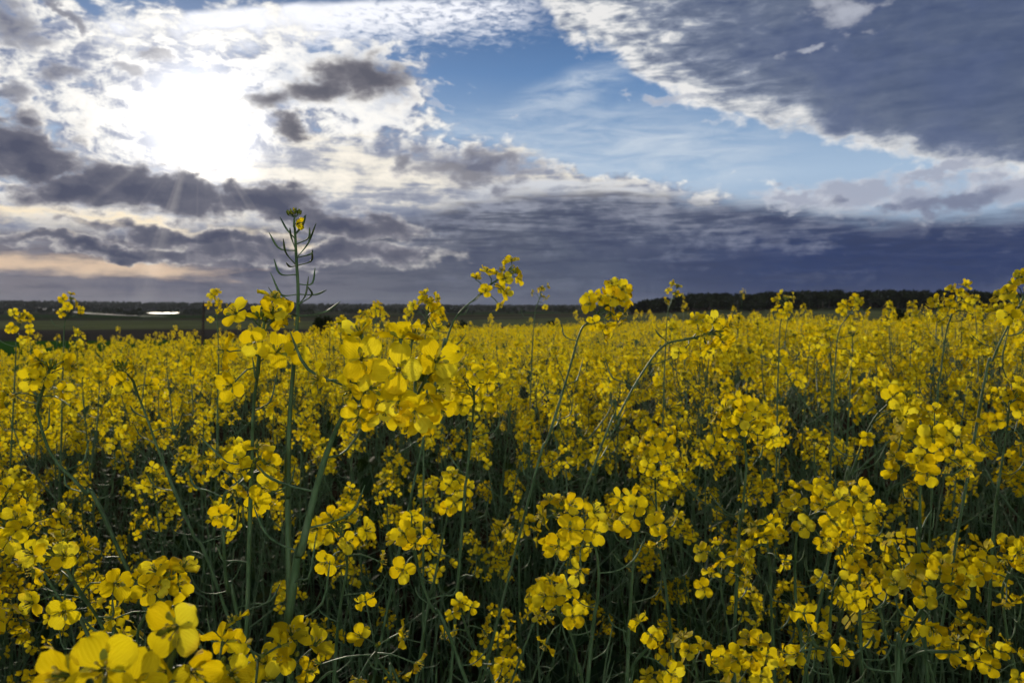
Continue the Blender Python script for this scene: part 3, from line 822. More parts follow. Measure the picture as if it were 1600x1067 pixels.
def leaf(rng, ln, w):
    t = np.linspace(0, 1, 9); ns = 5; s = np.linspace(-1, 1, ns); Tt, Ss = np.meshgrid(t, s, indexing='ij')
    th = R(rng.uniform(25, 60)) + t * R(rng.uniform(30, 90))
    x = np.cumsum(np.sin(th)) / 9 * ln; z = np.cumsum(np.cos(th)) / 9 * ln
    wd = w * (np.sin(np.pi * np.clip(t * 0.92 + 0.06, 0, 1)) ** 0.7) * (1 + 0.12 * np.sin(t * 30))
    V = np.stack([x[:, None] + 0 * Ss, Ss * wd[:, None], z[:, None] + np.abs(Ss) * wd[:, None] * 0.35 + 0.004 * np.sin(9 * Tt + 4 * Ss)], -1)
    i, j = np.meshgrid(np.arange(8), np.arange(ns - 1), indexing='ij')
    F = np.stack([i * ns + j, (i + 1) * ns + j, (i + 1) * ns + j + 1, i * ns + j + 1], -1).reshape(-1, 4)
    return V.reshape(-1, 3), F, np.stack([Tt, Ss, np.full_like(Tt, rng.rand())], -1).reshape(-1, 3)


# ---------------------------------------------------------------- a whole plant of the crowd (height about 1.0)
HEADS = [full_head(rng, 1, n=int(rng.randint(9, 19)), spread=rng.uniform(0.85, 1.25), length=rng.uniform(0.030, 0.058), fading=rng.uniform(0.3, 0.7), nbuds=15).arrays() for _ in range(9)]
HEADS_L = [full_head(rng, 2, n=10, spread=rng.uniform(0.9, 1.15), length=rng.uniform(0.03, 0.045), nbuds=0).arrays() for _ in range(6)]
HEAD_MESH = [None] * 9


def head_mesh(k):
    if HEAD_MESH[k] is None:
        T = MB(); T.add_mb(HEADS[k]); HEAD_MESH[k] = T.mesh("flower_head", MATS)
    return HEAD_MESH[k]


def plant_plan(rng):
    """paths of the main stem and its branches (numpy), the first is the main stem"""
    lean = rng.uniform(-.09, .09, 2) + [0.02, 0]
    main = bez([(0, 0, -0.03), (lean[0] * 0.2, lean[1] * 0.2, 0.35), (lean[0] * 0.6, lean[1] * 0.6, 0.70), (lean[0] * 1.2, lean[1] * 1.2, 0.955)], 14)
    out = [(main, 0.0036)]
    nb = rng.randint(3, 6); ph = rng.uniform(0, 6.28)
    for k in range(nb):
        f = 0.40 + 0.45 * (k + rng.rand() * 0.6) / nb
        u = f * 13; i = int(u); b = main[i] + (main[min(i + 1, 13)] - main[i]) * (u - i)
        ph += 2.4 + rng.uniform(-.4, .4); o = rng.uniform(0.08, 0.19)
        hgt = rng.uniform(0.80, 0.97) if k else rng.uniform(0.66, 0.90)
        hgt = max(hgt, b[2] + 0.12)
        d = np.array([math.cos(ph), math.sin(ph), 0])
        out.append((bez([b, b + d * o * 0.45 + [0, 0, (hgt - b[2]) * 0.28], b + d * o * 0.9 + [0, 0, (hgt - b[2]) * 0.65], b + d * o * rng.uniform(.9, 1.25) + [0, 0, hgt - b[2]]], 10), 0.0021))
    return out


def build_proto(rng):
    root = link("rapeseed_plant", None)
    st = MB(); paths = plant_plan(rng)
    for P_, r0 in paths:
        V, F, A = tube(P_, np.linspace(r0, 0.0017, len(P_)), 6); A[:, 2] = rng.uniform(0, .7); st.add(V, F, 1, A)
    st.obj("stem", MATS, root)
    for P_, r0 in paths:
        pd = MB(); V, F, A = tube(P_, 0.0009, 3); pd.add(V, F, 1, A); pods_along(rng, pd, P_, 0.52 if r0 > 0.003 else 0.45, 0.97, rng.randint(9, 15))
        pd.obj("pod_spray", MATS, root)
        o = link("flower_head", head_mesh(rng.randint(9)), root)
        d = P_[-1] - P_[-3]
        o.matrix_local = Matrix(mat4(frame(d + np.array([0, 0, 0.3]) * np.linalg.norm(d), rng.uniform(0, 6.28)), P_[-1], rng.uniform(0.85, 1.2)))
    for k in range(3):
        lf = MB(); V, F, A = leaf(rng, rng.uniform(.10, .17), rng.uniform(.014, .026)); ph = rng.uniform(0, 6.28); hh = rng.uniform(0.25, 0.62)
        lf.add(V @ rotz(ph).T + paths[0][0][int(hh * 13)], F, 0, A); lf.obj("leaf", [m_rleaf], root)
    return root


def flat_plant(rng, hd, sides, npod, leaves=True):
    T = MB()
    for P_, r0 in plant_plan(rng):
        Q_ = P_[::2] if sides < 5 else P_
        V, F, A = tube(Q_, np.linspace(r0, 0.0018, len(Q_)), sides); T.add(V, F, 1, A)
        if npod: pods_along(rng, T, P_, 0.5, 0.97, npod)
        d = P_[-1] - P_[-3]
        T.add_mb(hd[rng.randint(len(hd))], mat4(frame(d + np.array([0, 0, .01]), rng.uniform(0, 6.28)), P_[-1], rng.uniform(0.9, 1.25)))
    return T.arrays()


# ---------------------------------------------------------------- where the crowd stands
CROP_DIP = 0.23
def crop_h(x, y):
    """usual height of the crop: a little taller towards the right, lower in the thin strip right in front of the camera"""
    azd = math.degrees(math.atan2(x, y)); r = math.hypot(x, y)
    return 1.08 + 0.08 * float(sstep(azd, 2, 20)) + 0.075 * float(fnoise(x * 1.9, y * 1.9, 9))
# ---------------------------------------------------------------- the plants one can point at, nearest the camera
EYEV = np.array([0, 0, EYE])
HERO_AT = []                                   # (x, y) in the photograph of each head, for the labels of the crowd


def hero(label, x, y, d, stem, n=15, spread=1.15, length=0.040, fading=0.3, nbuds=9, mm=2.3, pods=8, podln=(0.03, 0.06), scale=1.0, up=0.55, flist=None, axis=None):
    n = max(2, int(round(n * 0.80)))
    rg = np.random.RandomState(int(x * 7 + y * 13) % 99991)
    c = np.array(at(x, y, d))
    pts = [np.array(at(sx, sy, d + 0.015 + 0.05 * k / max(1, len(stem)))) for k, (sx, sy) in enumerate(stem)]
    a = c - pts[0]; a = a / np.linalg.norm(a); a = a + np.array([0, 0, up]); a /= np.linalg.norm(a)
    base = c - a * length * scale * 0.5
    chain = [base] + [p for p in pts if np.linalg.norm(p - base) > 0.012]
    e = chain[-1]; dv = chain[-1] - chain[-2]; dv = dv / np.linalg.norm(dv)
    drop = e[2] - gz(e[0], e[1])
    off = np.array([dv[0], dv[1], 0]) / max(0.45, -dv[2]) * drop * 0.55
    off *= min(1.0, 0.32 / (np.linalg.norm(off) + 1e-9)); off[1] = abs(off[1]) * 0.4 + 0.03
    f = e + off; f[2] = gz(f[0], f[1])
    mid = e + off * 0.68; mid[2] = e[2] * 0.5 + f[2] * 0.5
    chain += [mid, f - [0, 0, 0.03]]
    root = tag(link("rapeseed_plant", None), label, "plant", "rapeseed plants"); root.location = tuple(f)
    loc = bez(np.array(chain) - f, 34)
    st = MB(); ln_ = np.cumsum(np.r_[0, np.linalg.norm(np.diff(loc, axis=0), axis=1)])
    mm *= 0.8; rad = (0.0011 + (mm / 1000 - 0.0011) * sstep(ln_, 0.0, 0.16)) + 0.0009 * sstep(ln_, 0.3, 0.9)
    rad = rad * (1 + 0.05 * np.sin(ln_ * 60 + x))
    V, F, A = tube(loc, rad, 10); A[:, 2] = rg.uniform(0, .35); st.add(V, F, 1, A)
    st.obj("stem", MATS, root)
    Rm = frame(loc[0] - loc[2], rg.uniform(0, 6.28)); 
    tocam = EYEV - base; tocam /= np.linalg.norm(tocam)
    if flist is None: T, fl = head(rg, n, spread, length, 0, fading, nbuds, front=Rm.T @ tocam)
    else:                                        # a head whose flowers stand where they do in the photograph
        T = MB(); fl = []; Rm = np.eye(3); o3 = f + loc[0]
        ax = bez([np.array(at(a_, b_, d_)) - o3 for a_, b_, d_ in axis], 14)
        V, F, A = tube(ax, np.linspace(mm / 1000 * .75, .0012, 14), 8); T.add(V, F, 1, A)
        for (a_, b_, d_, (fx, fy, fz), form, sc) in flist:
            e = np.array(at(a_, b_, d_)) - o3; dr = np.array([fx, -fz, fy]); dr = dr / np.linalg.norm(dr)
            e = e - dr * 0.004
            dd = np.linalg.norm(ax - (e - np.array([0, 0, .010])), axis=1); b0 = ax[int(np.argmin(dd))]
            V, F, A = tube(bez([b0, b0 * .45 + e * .55 - dr * 0.004 + np.array([0, 0, .002]), e], 7), np.linspace(.0010, .0007, 7), 6); T.add(V, F, 1, A)
            fl.append((mat4(frame(dr, rg.uniform(0, 6.28)), e, sc), form, rg.randint(N_FORM[form])))
        for k in range(nbuds):
            p = ax[-1] + rg.normal(size=3) * [.005, .004, .004] + [0, 0, .003]
            V, F, A = bud(rg, rg.uniform(.006, .009), rg.uniform(.0014, .002)); m_ = frame(rg.normal(size=3) * .5 + [0.3, 0, 1.0])
            T.add(V @ m_.T + p, F, 2, A); V, F, A = tube([ax[-1], p], [.0005, .0005], 4); T.add(V, F, 1, A)
    hd = T.obj("flower_head", MATS, root); hd.matrix_local = Matrix(mat4(Rm, loc[0], scale))
    for m_, fo, k in fl:
        o = link("flower", flower_mesh(fo, k), hd); o.matrix_local = Matrix(m_)
    L = ln_[-1]; ph = rg.uniform(0, 6.28)
    for k in range(pods):
        s_at = 0.012 + (0.34 if mm > 2.1 else 0.26) * (k + rg.uniform(-.3, .3)) / pods; s_at = max(0.006, s_at)
        i = int(np.searchsorted(ln_, s_at)) - 1; i = min(max(i, 0), 32); u = (s_at - ln_[i]) / (ln_[i + 1] - ln_[i])
        p = loc[i] + (loc[i + 1] - loc[i]) * u
        ph += 2.4 + rg.uniform(-.3, .3)
        T = MB(); V, F, A = pod(rg, (math.cos(ph), math.sin(ph) * 0.6, 0), rg.uniform(*podln)); T.add(V, F, 1, A)
        o = T.obj("seed_pod", MATS, root); o.location = tuple(p)
    for k in range(1):
        lf = MB(); V, F, A = leaf(rg, rg.uniform(.09, .15), rg.uniform(.012, .022)); i = rg.randint(30, 33)
        lf.add(V @ rotz(rg.uniform(0, 6.28)).T, F, 0, A); o = lf.obj("leaf", [m_rleaf], root); o.location = tuple(loc[i])
    HERO_AT.append((x, y, root))
    return root


def S(x, y, *p):                                # a plain stem below a head: straight down with a little sway
    return [(x + 3, y + 48), (x + p[0] * 0.4, y + 150), (x + p[0], y + 300)]


# the big centre head, flower by flower: x, y, distance, facing (right, up, towards the camera), form, size
F1 = [(622, 577, .415, (.05, .10, 1), 0, 1.12), (566, 560, .425, (.35, .25, 1), 0, 1.08), (584, 606, .420, (.75, .1, .8), 0, 1.0), (622, 632, .420, (-.1, -.55, 1), 0, 1.0),
      (648, 648, .425, (.1, -.65, .8), 0, 1.0), (684, 562, .435, (.45, .35, .8), 0, 1.08), (688, 612, .440, (.7, -.1, .7), 0, .95), (627, 524, .440, (.05, .9, -.35), 0, 1.1), (648, 522, .448, (.35, .9, .2), 1, 1.0),
      (560, 518, .440, (-.45, 1, .35), 1, 1.1), (543, 614, .430, (-.6, -.25, .7), 2, .95), (558, 656, .430, (-.1, -.45, 1), 2, .95), (601, 650, .425, (-.1, -.9, .5), 1, 1.0), (669, 624, .430, (.2, -.7, .7), 1, .95),
      (659, 660, .450, (.1, -.4, 1), 2, 1.0), (492, 592, .435, (-.7, .2, .5), 2, .85), (700, 590, .455, (.9, .1, .4), 2, .95),
      (690, 640, .46, (.6, -.4, .7), 0, .95), (640, 668, .46, (0, -.6, .8), 2, .9)]
H = [
 ("rapeseed plant with the biggest open flower head, on a thick pale stem at the centre", (575, 602, .44), [(562, 612), (538, 645), (506, 722), (471, 860), (446, 1000)], dict(mm=3.4, pods=13, nbuds=16, podln=(.045, .08), up=0.0, length=.001, axis=[(572, 604, .44), (598, 592, .442), (632, 588, .445), (664, 594, .45)], flist=F1)),
 ("rapeseed plant with a pale flower head touching the left side of the tall seed stalk", (408, 537, .56), [(399, 585), (396, 640), (394, 720), (388, 900)], dict(n=12, spread=1.15, fading=.2, mm=2.2)),
 ("rapeseed plant with a loose round head at the left edge, its stem bending right", (62, 594, .74), [(60, 648), (82, 712), (132, 768), (182, 850)], dict(n=15, fading=.4, mm=2.6)),
 ("rapeseed plant with a bright compact head, straight stemmed, left of the thick pale stem", (372, 728, .62), [(349, 780), (350, 850), (356, 920), (378, 995)], dict(n=16, mm=2.3, fading=.25)),
 ("rapeseed plant with a big head cut by the left edge of the view", (28, 822, .66), [(60, 880), (100, 945), (150, 1020)], dict(n=19, spread=1.2, fading=.2)),
 ("rapeseed plant with widely spaced open flowers and green buds near the lower left corner", (122, 898, .56), [(150, 960), (175, 1010), (200, 1067)], dict(n=11, spread=1.4, nbuds=16, fading=.15)),
 ("rapeseed plant with a full domed head right behind the nearest blurred flower", (236, 922, .60), [(216, 985), (215, 1030), (214, 1090)], dict(n=18, spread=1.0, fading=.3, mm=2.4)),
 ("rapeseed plant with the nearest blurred flower standing over the bottom left corner", (272, 985, .285), [(262, 1045), (262, 1110), (262, 1220)], dict(pods=0, nbuds=5, length=.001, axis=[(264, 1062, .29), (266, 1035, .29), (274, 1015, .29)], flist=[(270, 982, .28, (.0, .12, 1), 0, 1.08), (306, 1050, .285, (.6, .1, .6), 1, .9), (250, 1052, .285, (-.4, .2, .8), 1, .8)])),
 ("rapeseed plant with large blurred petals cut by the bottom edge near the left corner", (140, 1062, .225), [(150, 1130), (160, 1210), (170, 1330)], dict(pods=0, nbuds=0, length=.001, axis=[(150, 1120, .22), (152, 1098, .22), (156, 1080, .22)], flist=[(160, 1046, .245, (.25, .5, 1), 0, 1.05), (98, 1056, .25, (-.6, .45, .8), 1, 1.05), (205, 1072, .25, (.5, .3, .8), 0, .95)])),
 ("rapeseed plant with yellow buds and half open flowers at the bottom edge", (330, 1062, .38), [(330, 1110), (330, 1180), (330, 1300)], dict(n=5, spread=.9, length=.025, fading=.9, nbuds=14, pods=0)),
 ("rapeseed plant with one drooping ragged flower beside the foot of the thick pale stem", (402, 1002, .46), [(398, 1040), (396, 1090), (394, 1200)], dict(n=5, spread=1.0, length=.03, fading=.9, nbuds=3, pods=3)),
 ("rapeseed plant with a small head at the bottom edge under the thick pale stem", (455, 1040, .47), [(458, 1090), (460, 1160), (462, 1300)], dict(n=9, spread=.8, length=.025, fading=.3, nbuds=8, pods=2)),
 ("rapeseed plant with an airy head and green buds right of the thick pale stem", (540, 838, .68), [(542, 890), (530, 960), (522, 1060)], dict(n=12, spread=1.15, nbuds=14, fading=.25)),
 ("rapeseed plant with a small head of few large flowers right of the airy budded one", (648, 850, .68), [(655, 893), (675, 950), (720, 1040)], dict(n=9, spread=1.0, length=.03, fading=.35)),
 ("rapeseed plant with scattered withering flowers low in the dark gap under the centre", (585, 1000, .62), [(590, 1030), (610, 1060), (640, 1110)], dict(n=7, spread=1.5, length=.03, fading=1.0, nbuds=2, pods=6)),
 ("rapeseed plant with tiny scattered flowers low in the dark middle of the bottom edge", (745, 985, .82), [(735, 1010), (760, 1050), (780, 1100)], dict(n=9, spread=1.3, fading=.8, nbuds=3, pods=8)),
 ("rapeseed plant with a narrow upright head above the dark gap right of centre", (703, 760, .92), [(700, 800), (680, 900), (660, 1000)], dict(n=14, fading=.4)),
 ("rapeseed plant with a fan of clear bright petals in the lower middle", (908, 812, .66), [(932, 862), (934, 930), (918, 1067)], dict(n=16, spread=1.15, fading=.15, mm=2.5)),
 ("rapeseed plant with a flat sideways head touching the lower middle fan on its right", (996, 815, .70), [(990, 870), (985, 950), (980, 1060)], dict(n=11, spread=1.2, length=.03, fading=.3)),
 ("rapeseed plant with a round clump of small flowers low in the middle", (880, 948, .72), [(895, 1000), (905, 1050), (915, 1100)], dict(n=15, spread=1.0, fading=.3)),
 ("rapeseed plant with two open flowers alone at the bottom edge right of the middle", (1005, 1000, .62), [(990, 1040), (985, 1080), (980, 1150)], dict(n=4, spread=1.0, length=.03, fading=.3, nbuds=2, pods=6)),
 ("rapeseed plant with a broad head in the middle right among dense smaller blooms", (1025, 715, .93), [(1024, 765), (1030, 850), (1045, 960)], dict(n=20, spread=1.25, fading=.3)),
 ("rapeseed plant with a wide domed head on a straight stem right of the grass tuft", (1162, 668, .80), [(1166, 725), (1160, 800), (1153, 870)], dict(n=21, spread=1.25, fading=.3, mm=2.2)),
 ("rapeseed plant with the largest spread head of the right half, on a straight upright stem", (1443, 690, .76), [(1438, 745), (1437, 830), (1438, 900)], dict(n=22, spread=1.45, length=.05, fading=.3, mm=2.6)),
 ("rapeseed plant with one clear four petalled flower standing above its head", (1366, 640, .84), [(1352, 680), (1330, 740), (1310, 800)], dict(n=8, spread=1.2, length=.04, fading=.15)),
 ("rapeseed plant with overlapping bright petals on a long wavy stem in the lower right", (1258, 788, .72), [(1245, 830), (1242, 900), (1246, 970), (1262, 1067)], dict(n=16, spread=1.2, fading=.2, mm=2.4)),
 ("rapeseed plant with a dense head touching the wavy stemmed plant on its right", (1338, 800, .80), [(1344, 850), (1343, 920), (1345, 1010)], dict(n=19, spread=1.15, fading=.3)),
 ("rapeseed plant with a bright leaning head on a pale stem near the lower right corner", (1452, 925, .58), [(1418, 965), (1409, 1010), (1402, 1075)], dict(n=15, spread=1.1, fading=.35, mm=2.9)),
 ("rapeseed plant with one orange edged withering flower beside the pale stem lower right", (1470, 1005, .62), [(1440, 1018), (1415, 1035), (1405, 1080)], dict(n=2, spread=1.0, length=.02, fading=1., nbuds=0, pods=2)),
 ("rapeseed plant with a ragged head cut by the right edge in the lower right", (1572, 880, .72), [(1566, 930), (1575, 1000), (1590, 1067)], dict(n=18, spread=1.2, fading=.55)),
 ("rapeseed plant with a small tilted head left of the long wavy stem", (1124, 880, .82), [(1128, 930), (1140, 1000), (1150, 1080)], dict(n=13, spread=1.05, fading=.5)),
 ("rapeseed plant with a few open flowers between the tilted head and the wavy stem", (1200, 845, .82), [(1204, 890), (1205, 950), (1210, 1060)], dict(n=9, spread=1.15, fading=.45)),
 ("rapeseed plant with a drooping open head right of the long wavy stem", (1312, 882, .78), [(1300, 930), (1296, 1000), (1300, 1080)], dict(n=13, spread=1.1, fading=.6)),
 ("rapeseed plant with one cupped bright flower low between the wavy and the pale stem", (1284, 985, .66), [(1292, 1020), (1300, 1060), (1310, 1120)], dict(n=6, spread=1.3, length=.04, fading=.7, nbuds=4)),
 ("rapeseed plant with pale rounded petals at the bottom edge below the tilted head", (1178, 1030, .70), [(1180, 1080), (1185, 1140), (1190, 1250)], dict(n=13, spread=1.0, fading=.15)),
 ("rapeseed plant with a low head at the bottom edge left of the pale rounded petals", (1088, 1040, .72), [(1090, 1090), (1095, 1140), (1100, 1250)], dict(n=10, spread=1.0, fading=.4)),
 ("rapeseed plant with a small low head at the bottom right corner", (1560, 1030, .74), [(1565, 1080), (1570, 1140), (1575, 1250)], dict(n=11, spread=1.1, fading=.5)),
 ("rapeseed plant with the tallest dense head, standing against the dark sky right of centre", (936, 477, .93), [(906, 520), (886, 590), (858, 680), (826, 780)], dict(n=24, spread=1.0, length=.045, fading=.3, mm=2.1, pods=11, up=0.15)),
 ("rapeseed plant with a leaning head on a slanting stem left of the tallest head", (768, 440, 1.05), [(742, 462), (715, 492), (697, 535), (680, 600)], dict(n=15, spread=1.0, length=.05, fading=.4, up=0.2)),
 ("rapeseed plant with a round head just under the horizon right of the big centre head", (668, 488, 1.25), [(664, 530), (662, 600), (662, 700)], dict(n=15, spread=1.05, fading=.4)),
 ("rapeseed plant with its stem arching over to the right in the middle of the field", (1093, 524, .86), [(1062, 533), (1036, 541), (1000, 588), (966, 650), (928, 728)], dict(n=13, spread=1.1, length=.03, fading=.5, mm=1.6, pods=6, up=0.0)),
 ("rapeseed plant with a tall flat topped head against the wooded hill on the right", (1488, 478, 1.25), [(1478, 520), (1470, 580), (1462, 660)], dict(n=18, spread=1.1, fading=.45)),
 ("rapeseed plant with a head high above the hill at the right edge of the view", (1588, 470, .95), [(1570, 510), (1552, 560), (1530, 640)], dict(n=16, spread=1.15, length=.05, fading=.45)),
 ("rapeseed plant with a small head before the left end of the wooded hill", (1222, 484, 1.7), [(1218, 520), (1216, 580), (1214, 660)], dict(n=15, spread=1.1, fading=.4)),
 ("rapeseed plant with a small tilted head before the middle of the wooded hill", (1325, 485, 1.7), [(1310, 520), (1304, 580), (1300, 660)], dict(n=15, spread=1.1, fading=.5)),
 ("rapeseed plant with a tiny head above the horizon left of the tallest dense head", (842, 462, 2.2), [(836, 490), (832, 540), (828, 640)], dict(n=9, spread=1.0, fading=.4)),
 ("rapeseed plant with a tiny head above the horizon right of the tallest dense head", (1050, 461, 2.0), [(1043, 490), (1040, 540), (1036, 640)], dict(n=7, spread=1.0, fading=.5)),
 ("rapeseed plant with a small flat head on the left over the bright wet track", (106, 479, 1.9), [(101, 510), (99, 560), (97, 640)], dict(n=11, spread=.95, fading=.3)),
 ("rapeseed plant with a tuft of three small heads at the far left under the ridge", (28, 500, 1.7), [(26, 530), (24, 580), (20, 660)], dict(n=13, spread=1.0, length=.06, fading=.4)),
 ("rapeseed plant with a small head beside the tall leaning fence post", (338, 478, 1.9), [(340, 510), (342, 560), (340, 640)], dict(n=12, spread=1.0, length=.055, fading=.4)),
 ("rapeseed plant with a dim domed head hanging on the right edge in the middle height", (1575, 640, .95), [(1570, 690), (1560, 760), (1550, 860)], dict(n=19, spread=1.2, fading=.4)),
 ("rapeseed plant with a bare branching stem left of the bright compact head", (208, 590, .85), [(225, 640), (258, 730), (300, 830), (345, 930)], dict(n=6, spread=.8, length=.03, fading=.6, mm=2.4, pods=14)),
 ("rapeseed plant with a crowded head just right of the biggest open flower head", (740, 610, .80), [(738, 660), (730, 740), (720, 850)], dict(n=20, spread=1.2, fading=.3)),
]
for lab, (x, y, d), stem, kw in H: hero(lab, x, y, d, stem, **kw)

# the tall stalk that has gone to seed, with a last yellow bud tip
rg = np.random.RandomState(5); d = 0.60
foot = at(452, 1000, d + 0.05); foot.z = gz(foot.x, foot.y)
root = tag(link("rapeseed_plant", None), "tall rapeseed stalk gone to seed, bare curved pods and one yellow tip against the sky", "plant", "rapeseed plants"); root.location = foot
fo = np.array(foot)
P_ = bez([np.array(at(*p, d + k * 0.006)) - fo for k, p in enumerate(((459, 350), (461, 360), (463, 400), (466, 470), (460, 560), (453, 650), (450, 780), (451, 900)))] + [np.array([0, 0, -0.03])], 40)
st = MB(); V, F, A = tube(P_, np.interp(np.arange(40), [0, 4, 14, 39], [0.0006, 0.0009, 0.0013, 0.0026]), 9); A[:, 2] = 0.3; st.add(V, F, 1, A); st.obj("stem", MATS, root)
PODS = [((330, 335), (270, 270), (212, 165)), ((335, 440), (310, 340), (298, 260)), ((330, 490), (205, 440), (115, 300)), ((340, 575), (265, 480), (240, 355)), ((340, 590), (300, 600), (265, 565)),
        ((355, 697), (215, 665), (158, 530)), ((360, 860), (250, 855), (185, 825)), ((350, 910), (225, 850), (128, 650)), ((355, 315), (405, 250), (440, 145)), ((352, 300), (398, 236), (430, 150)),
        ((357, 418), (460, 350), (472, 255)), ((360, 495), (455, 400), (530, 215)), ((360, 535), (480, 490), (496, 450)), ((375, 630), (485, 550), (492, 455)), ((385, 768), (490, 750), (520, 610)),
        ((385, 870), (520, 845), (620, 805)), ((390, 945), (435, 850), (462, 685)), ((380, 960), (490, 850), (455, 775)), ((370, 1010), (230, 960), (110, 780)), ((370, 1060), (600, 1000), (742, 905))]
for k, tri in enumerate(PODS):
    w3 = []
    for q_, (a, b) in enumerate(tri):
        w3.append(np.array(at(400 + a / 5.62, 310 + b / 5.62, d + 0.004 + (0.006 if q_ == 0 else (rg.uniform(-.02, .02) * q_ / 2 + .004)))) - fo)
    i = int(np.argmin(np.linalg.norm(P_ - w3[0], axis=1))); w3[0] = P_[i]
    C_ = bez(w3, 10); T = MB()
    V, F, A = tube(C_ - C_[0], np.array([0.9, .7, .65, .7, .95, 1.15, 1.2, 1.1, .8, .35]) * 0.00070, 6); A[:, 2] = rg.uniform(.4, 1.0); T.add(V, F, 1, A)
    o = T.obj("seed_pod", MATS, root); o.location = tuple(C_[0])
T, fl = head(rg, 1, .15, .008, 0, .9, 16)
hd = T.obj("flower_head", MATS, root); hd.matrix_local = Matrix(mat4(frame((-.1, 0, 1)), P_[0], 0.62))
for m_, f_, k in fl:
    o = link("flower", flower_mesh(1, k % N_FORM[1]), hd); o.matrix_local = Matrix(m_)
HERO_AT.append((460, 400, root))

# ---------------------------------------------------------------- the crowd: the nearest as plants of their own, the rest as one mass
rg = random.Random(21); rng = np.random.RandomState(33)
spots = []; grid_ = {}
def free(x, y, gap):
    i, j = int(x // 0.25), int(y // 0.25)
    return all((x - a) ** 2 + (y - b) ** 2 > gap * gap for u in (-1, 0, 1) for v in (-1, 0, 1) for a, b in grid_.get((i + u, j + v), ()))
tries = 0
while tries < 60000:
    tries += 1
    r = math.sqrt(rg.uniform(0.9 ** 2, 8.2 ** 2)); a = rg.uniform(-44, 44)
    x, y = r * math.sin(R(a)), r * math.cos(R(a))
    gap = 0.180 if r < 3 else (0.20 if r < 4.5 else 0.235)
    thin = 1.0
    if -29 < a < 4 and r < 1.9: thin = 0.30
    elif -30 < a < -9 and r < 2.8: thin = 0.40
    elif a >= 4 and r < 1.8: thin = 0.62
    if y < 0.85 or rg.random() > thin ** 0.5 and rg.random() > thin or not free(x, y, gap * (1.0 if thin == 1 else 1.0 / thin ** 0.45)): continue
    grid_.setdefault((int(x // 0.25), int(y // 0.25)), []).append((x, y)); spots.append((r, x, y, a))
spots.sort()
N_SINGLE = 300 - len(HERO_AT)
protos = [build_proto(rng) for _ in range(10)]
proto_kids = [list(p.children) for p in protos]


def plant_height(r, x, y):
    h = crop_h(x, y) + rg.gauss(0, 0.085)
    if 2.2 < r < 7: h += 0.03 if x > -0.1 * y else 0.0
    if r > 9: h -= 0.03
    if rg.random() < (0.20 if x > -0.1 * y else 0.12) and r > 2.2: h += rg.uniform(0.05, 0.17)
    if r < 2.6: h -= 0.14 * (2.6 - r)            # the edge the camera stands at is lower and thinner
    return h


def project(p):
    v = Vector(p) - Vector((0, 0, EYE)); c, s = math.cos(PITCH), math.sin(PITCH)
    f = v.y * c - v.z * s; u = v.y * s + v.z * c
    return 800 + FPX * v.x / f, 533.5 - FPX * u / f


MARK = [("the tall seed stalk", 462, 420), ("the big centre flower head", 612, 590), ("the bright compact head", 372, 728), ("the loose round left head", 62, 594), ("the airy budded head", 540, 838),
        ("the fan of bright petals", 908, 812), ("the tallest dense head", 936, 477), ("the leaning head on the horizon", 768, 440), ("the arching stem", 1036, 541), ("the wide domed head", 1162, 668),
        ("the largest right hand head", 1443, 690), ("the wavy stemmed plant", 1258, 788), ("the flat topped head", 1488, 478), ("the leaning fence post", 318, 500), ("the pale stemmed corner plant", 1452, 925), ("the domed lower left head", 236, 922)]
SECT = ["right", "upper right", "above", "upper left", "left", "lower left", "below", "lower right"]
ORD = ["next to", "second out from", "third out from", "fourth out from", "fifth out from", "sixth out from", "seventh out from", "eighth out from", "ninth out from", "tenth out from", "eleventh out from", "twelfth out from"]
singles, mass = [], []
for sp in spots:
    (singles if len(singles) < N_SINGLE and abs(sp[3]) < 33.6 else mass).append(sp)
todo = {}
first = [True] * 10
for r, x, y, a in singles:
    k = rg.randrange(10); h = plant_height(r, x, y); z = gz(x, y)
    if first[k]: o = protos[k]; first[k] = False
    else:
        o = protos[k].copy(); COL.objects.link(o)
        for ch in proto_kids[k]:
            c = ch.copy(); COL.objects.link(c); c.parent = o
    o.location = (x, y, z - 0.01); o.scale = (h ** 0.5 * 1.0,) * 2 + (h,)
    o.rotation_euler = (rg.gauss(0, .05), rg.gauss(0.02, .05), rg.uniform(0, 6.28))
    tag(o, None, "plant", "rapeseed plants")
    sx, sy = project((x, y, z + h))
    m_ = min(MARK, key=lambda q: (q[1] - sx) ** 2 + (q[2] - sy) ** 2)
    sec = int(((math.degrees(math.atan2(m_[2] - sy, sx - m_[1])) + 22.5) % 360) // 45)
    todo.setdefault((m_[0], sec), []).append(((sx - m_[1]) ** 2 + (sy - m_[2]) ** 2, o))
for (mk, sec), L_ in todo.items():
    for q_, (_d, o) in enumerate(sorted(L_, key=lambda t: t[0])):
        w_ = SECT[sec]
        where = {"above": "upwards", "below": "downwards"}.get(w_, "to the " + w_)
        o["label"] = f"crowded rapeseed plant, {ORD[min(q_, 11)]} {mk} {where}"
for k in range(10):
    if first[k]:
        for c in proto_kids[k]: bpy.data.objects.remove(c)
        bpy.data.objects.remove(protos[k])

field = MB()
T_near = [flat_plant(rng, HEADS_L, 4, 5) for _ in range(12)]
for r, x, y, a in mass:
    h = plant_height(r, x, y)
    field.add_mb(T_near[rg.randrange(12)], mat4(rotz(rg.uniform(0, 6.28)) @ np.diag([1, 1, h]), (x, y, gz(x, y) - 0.01)))


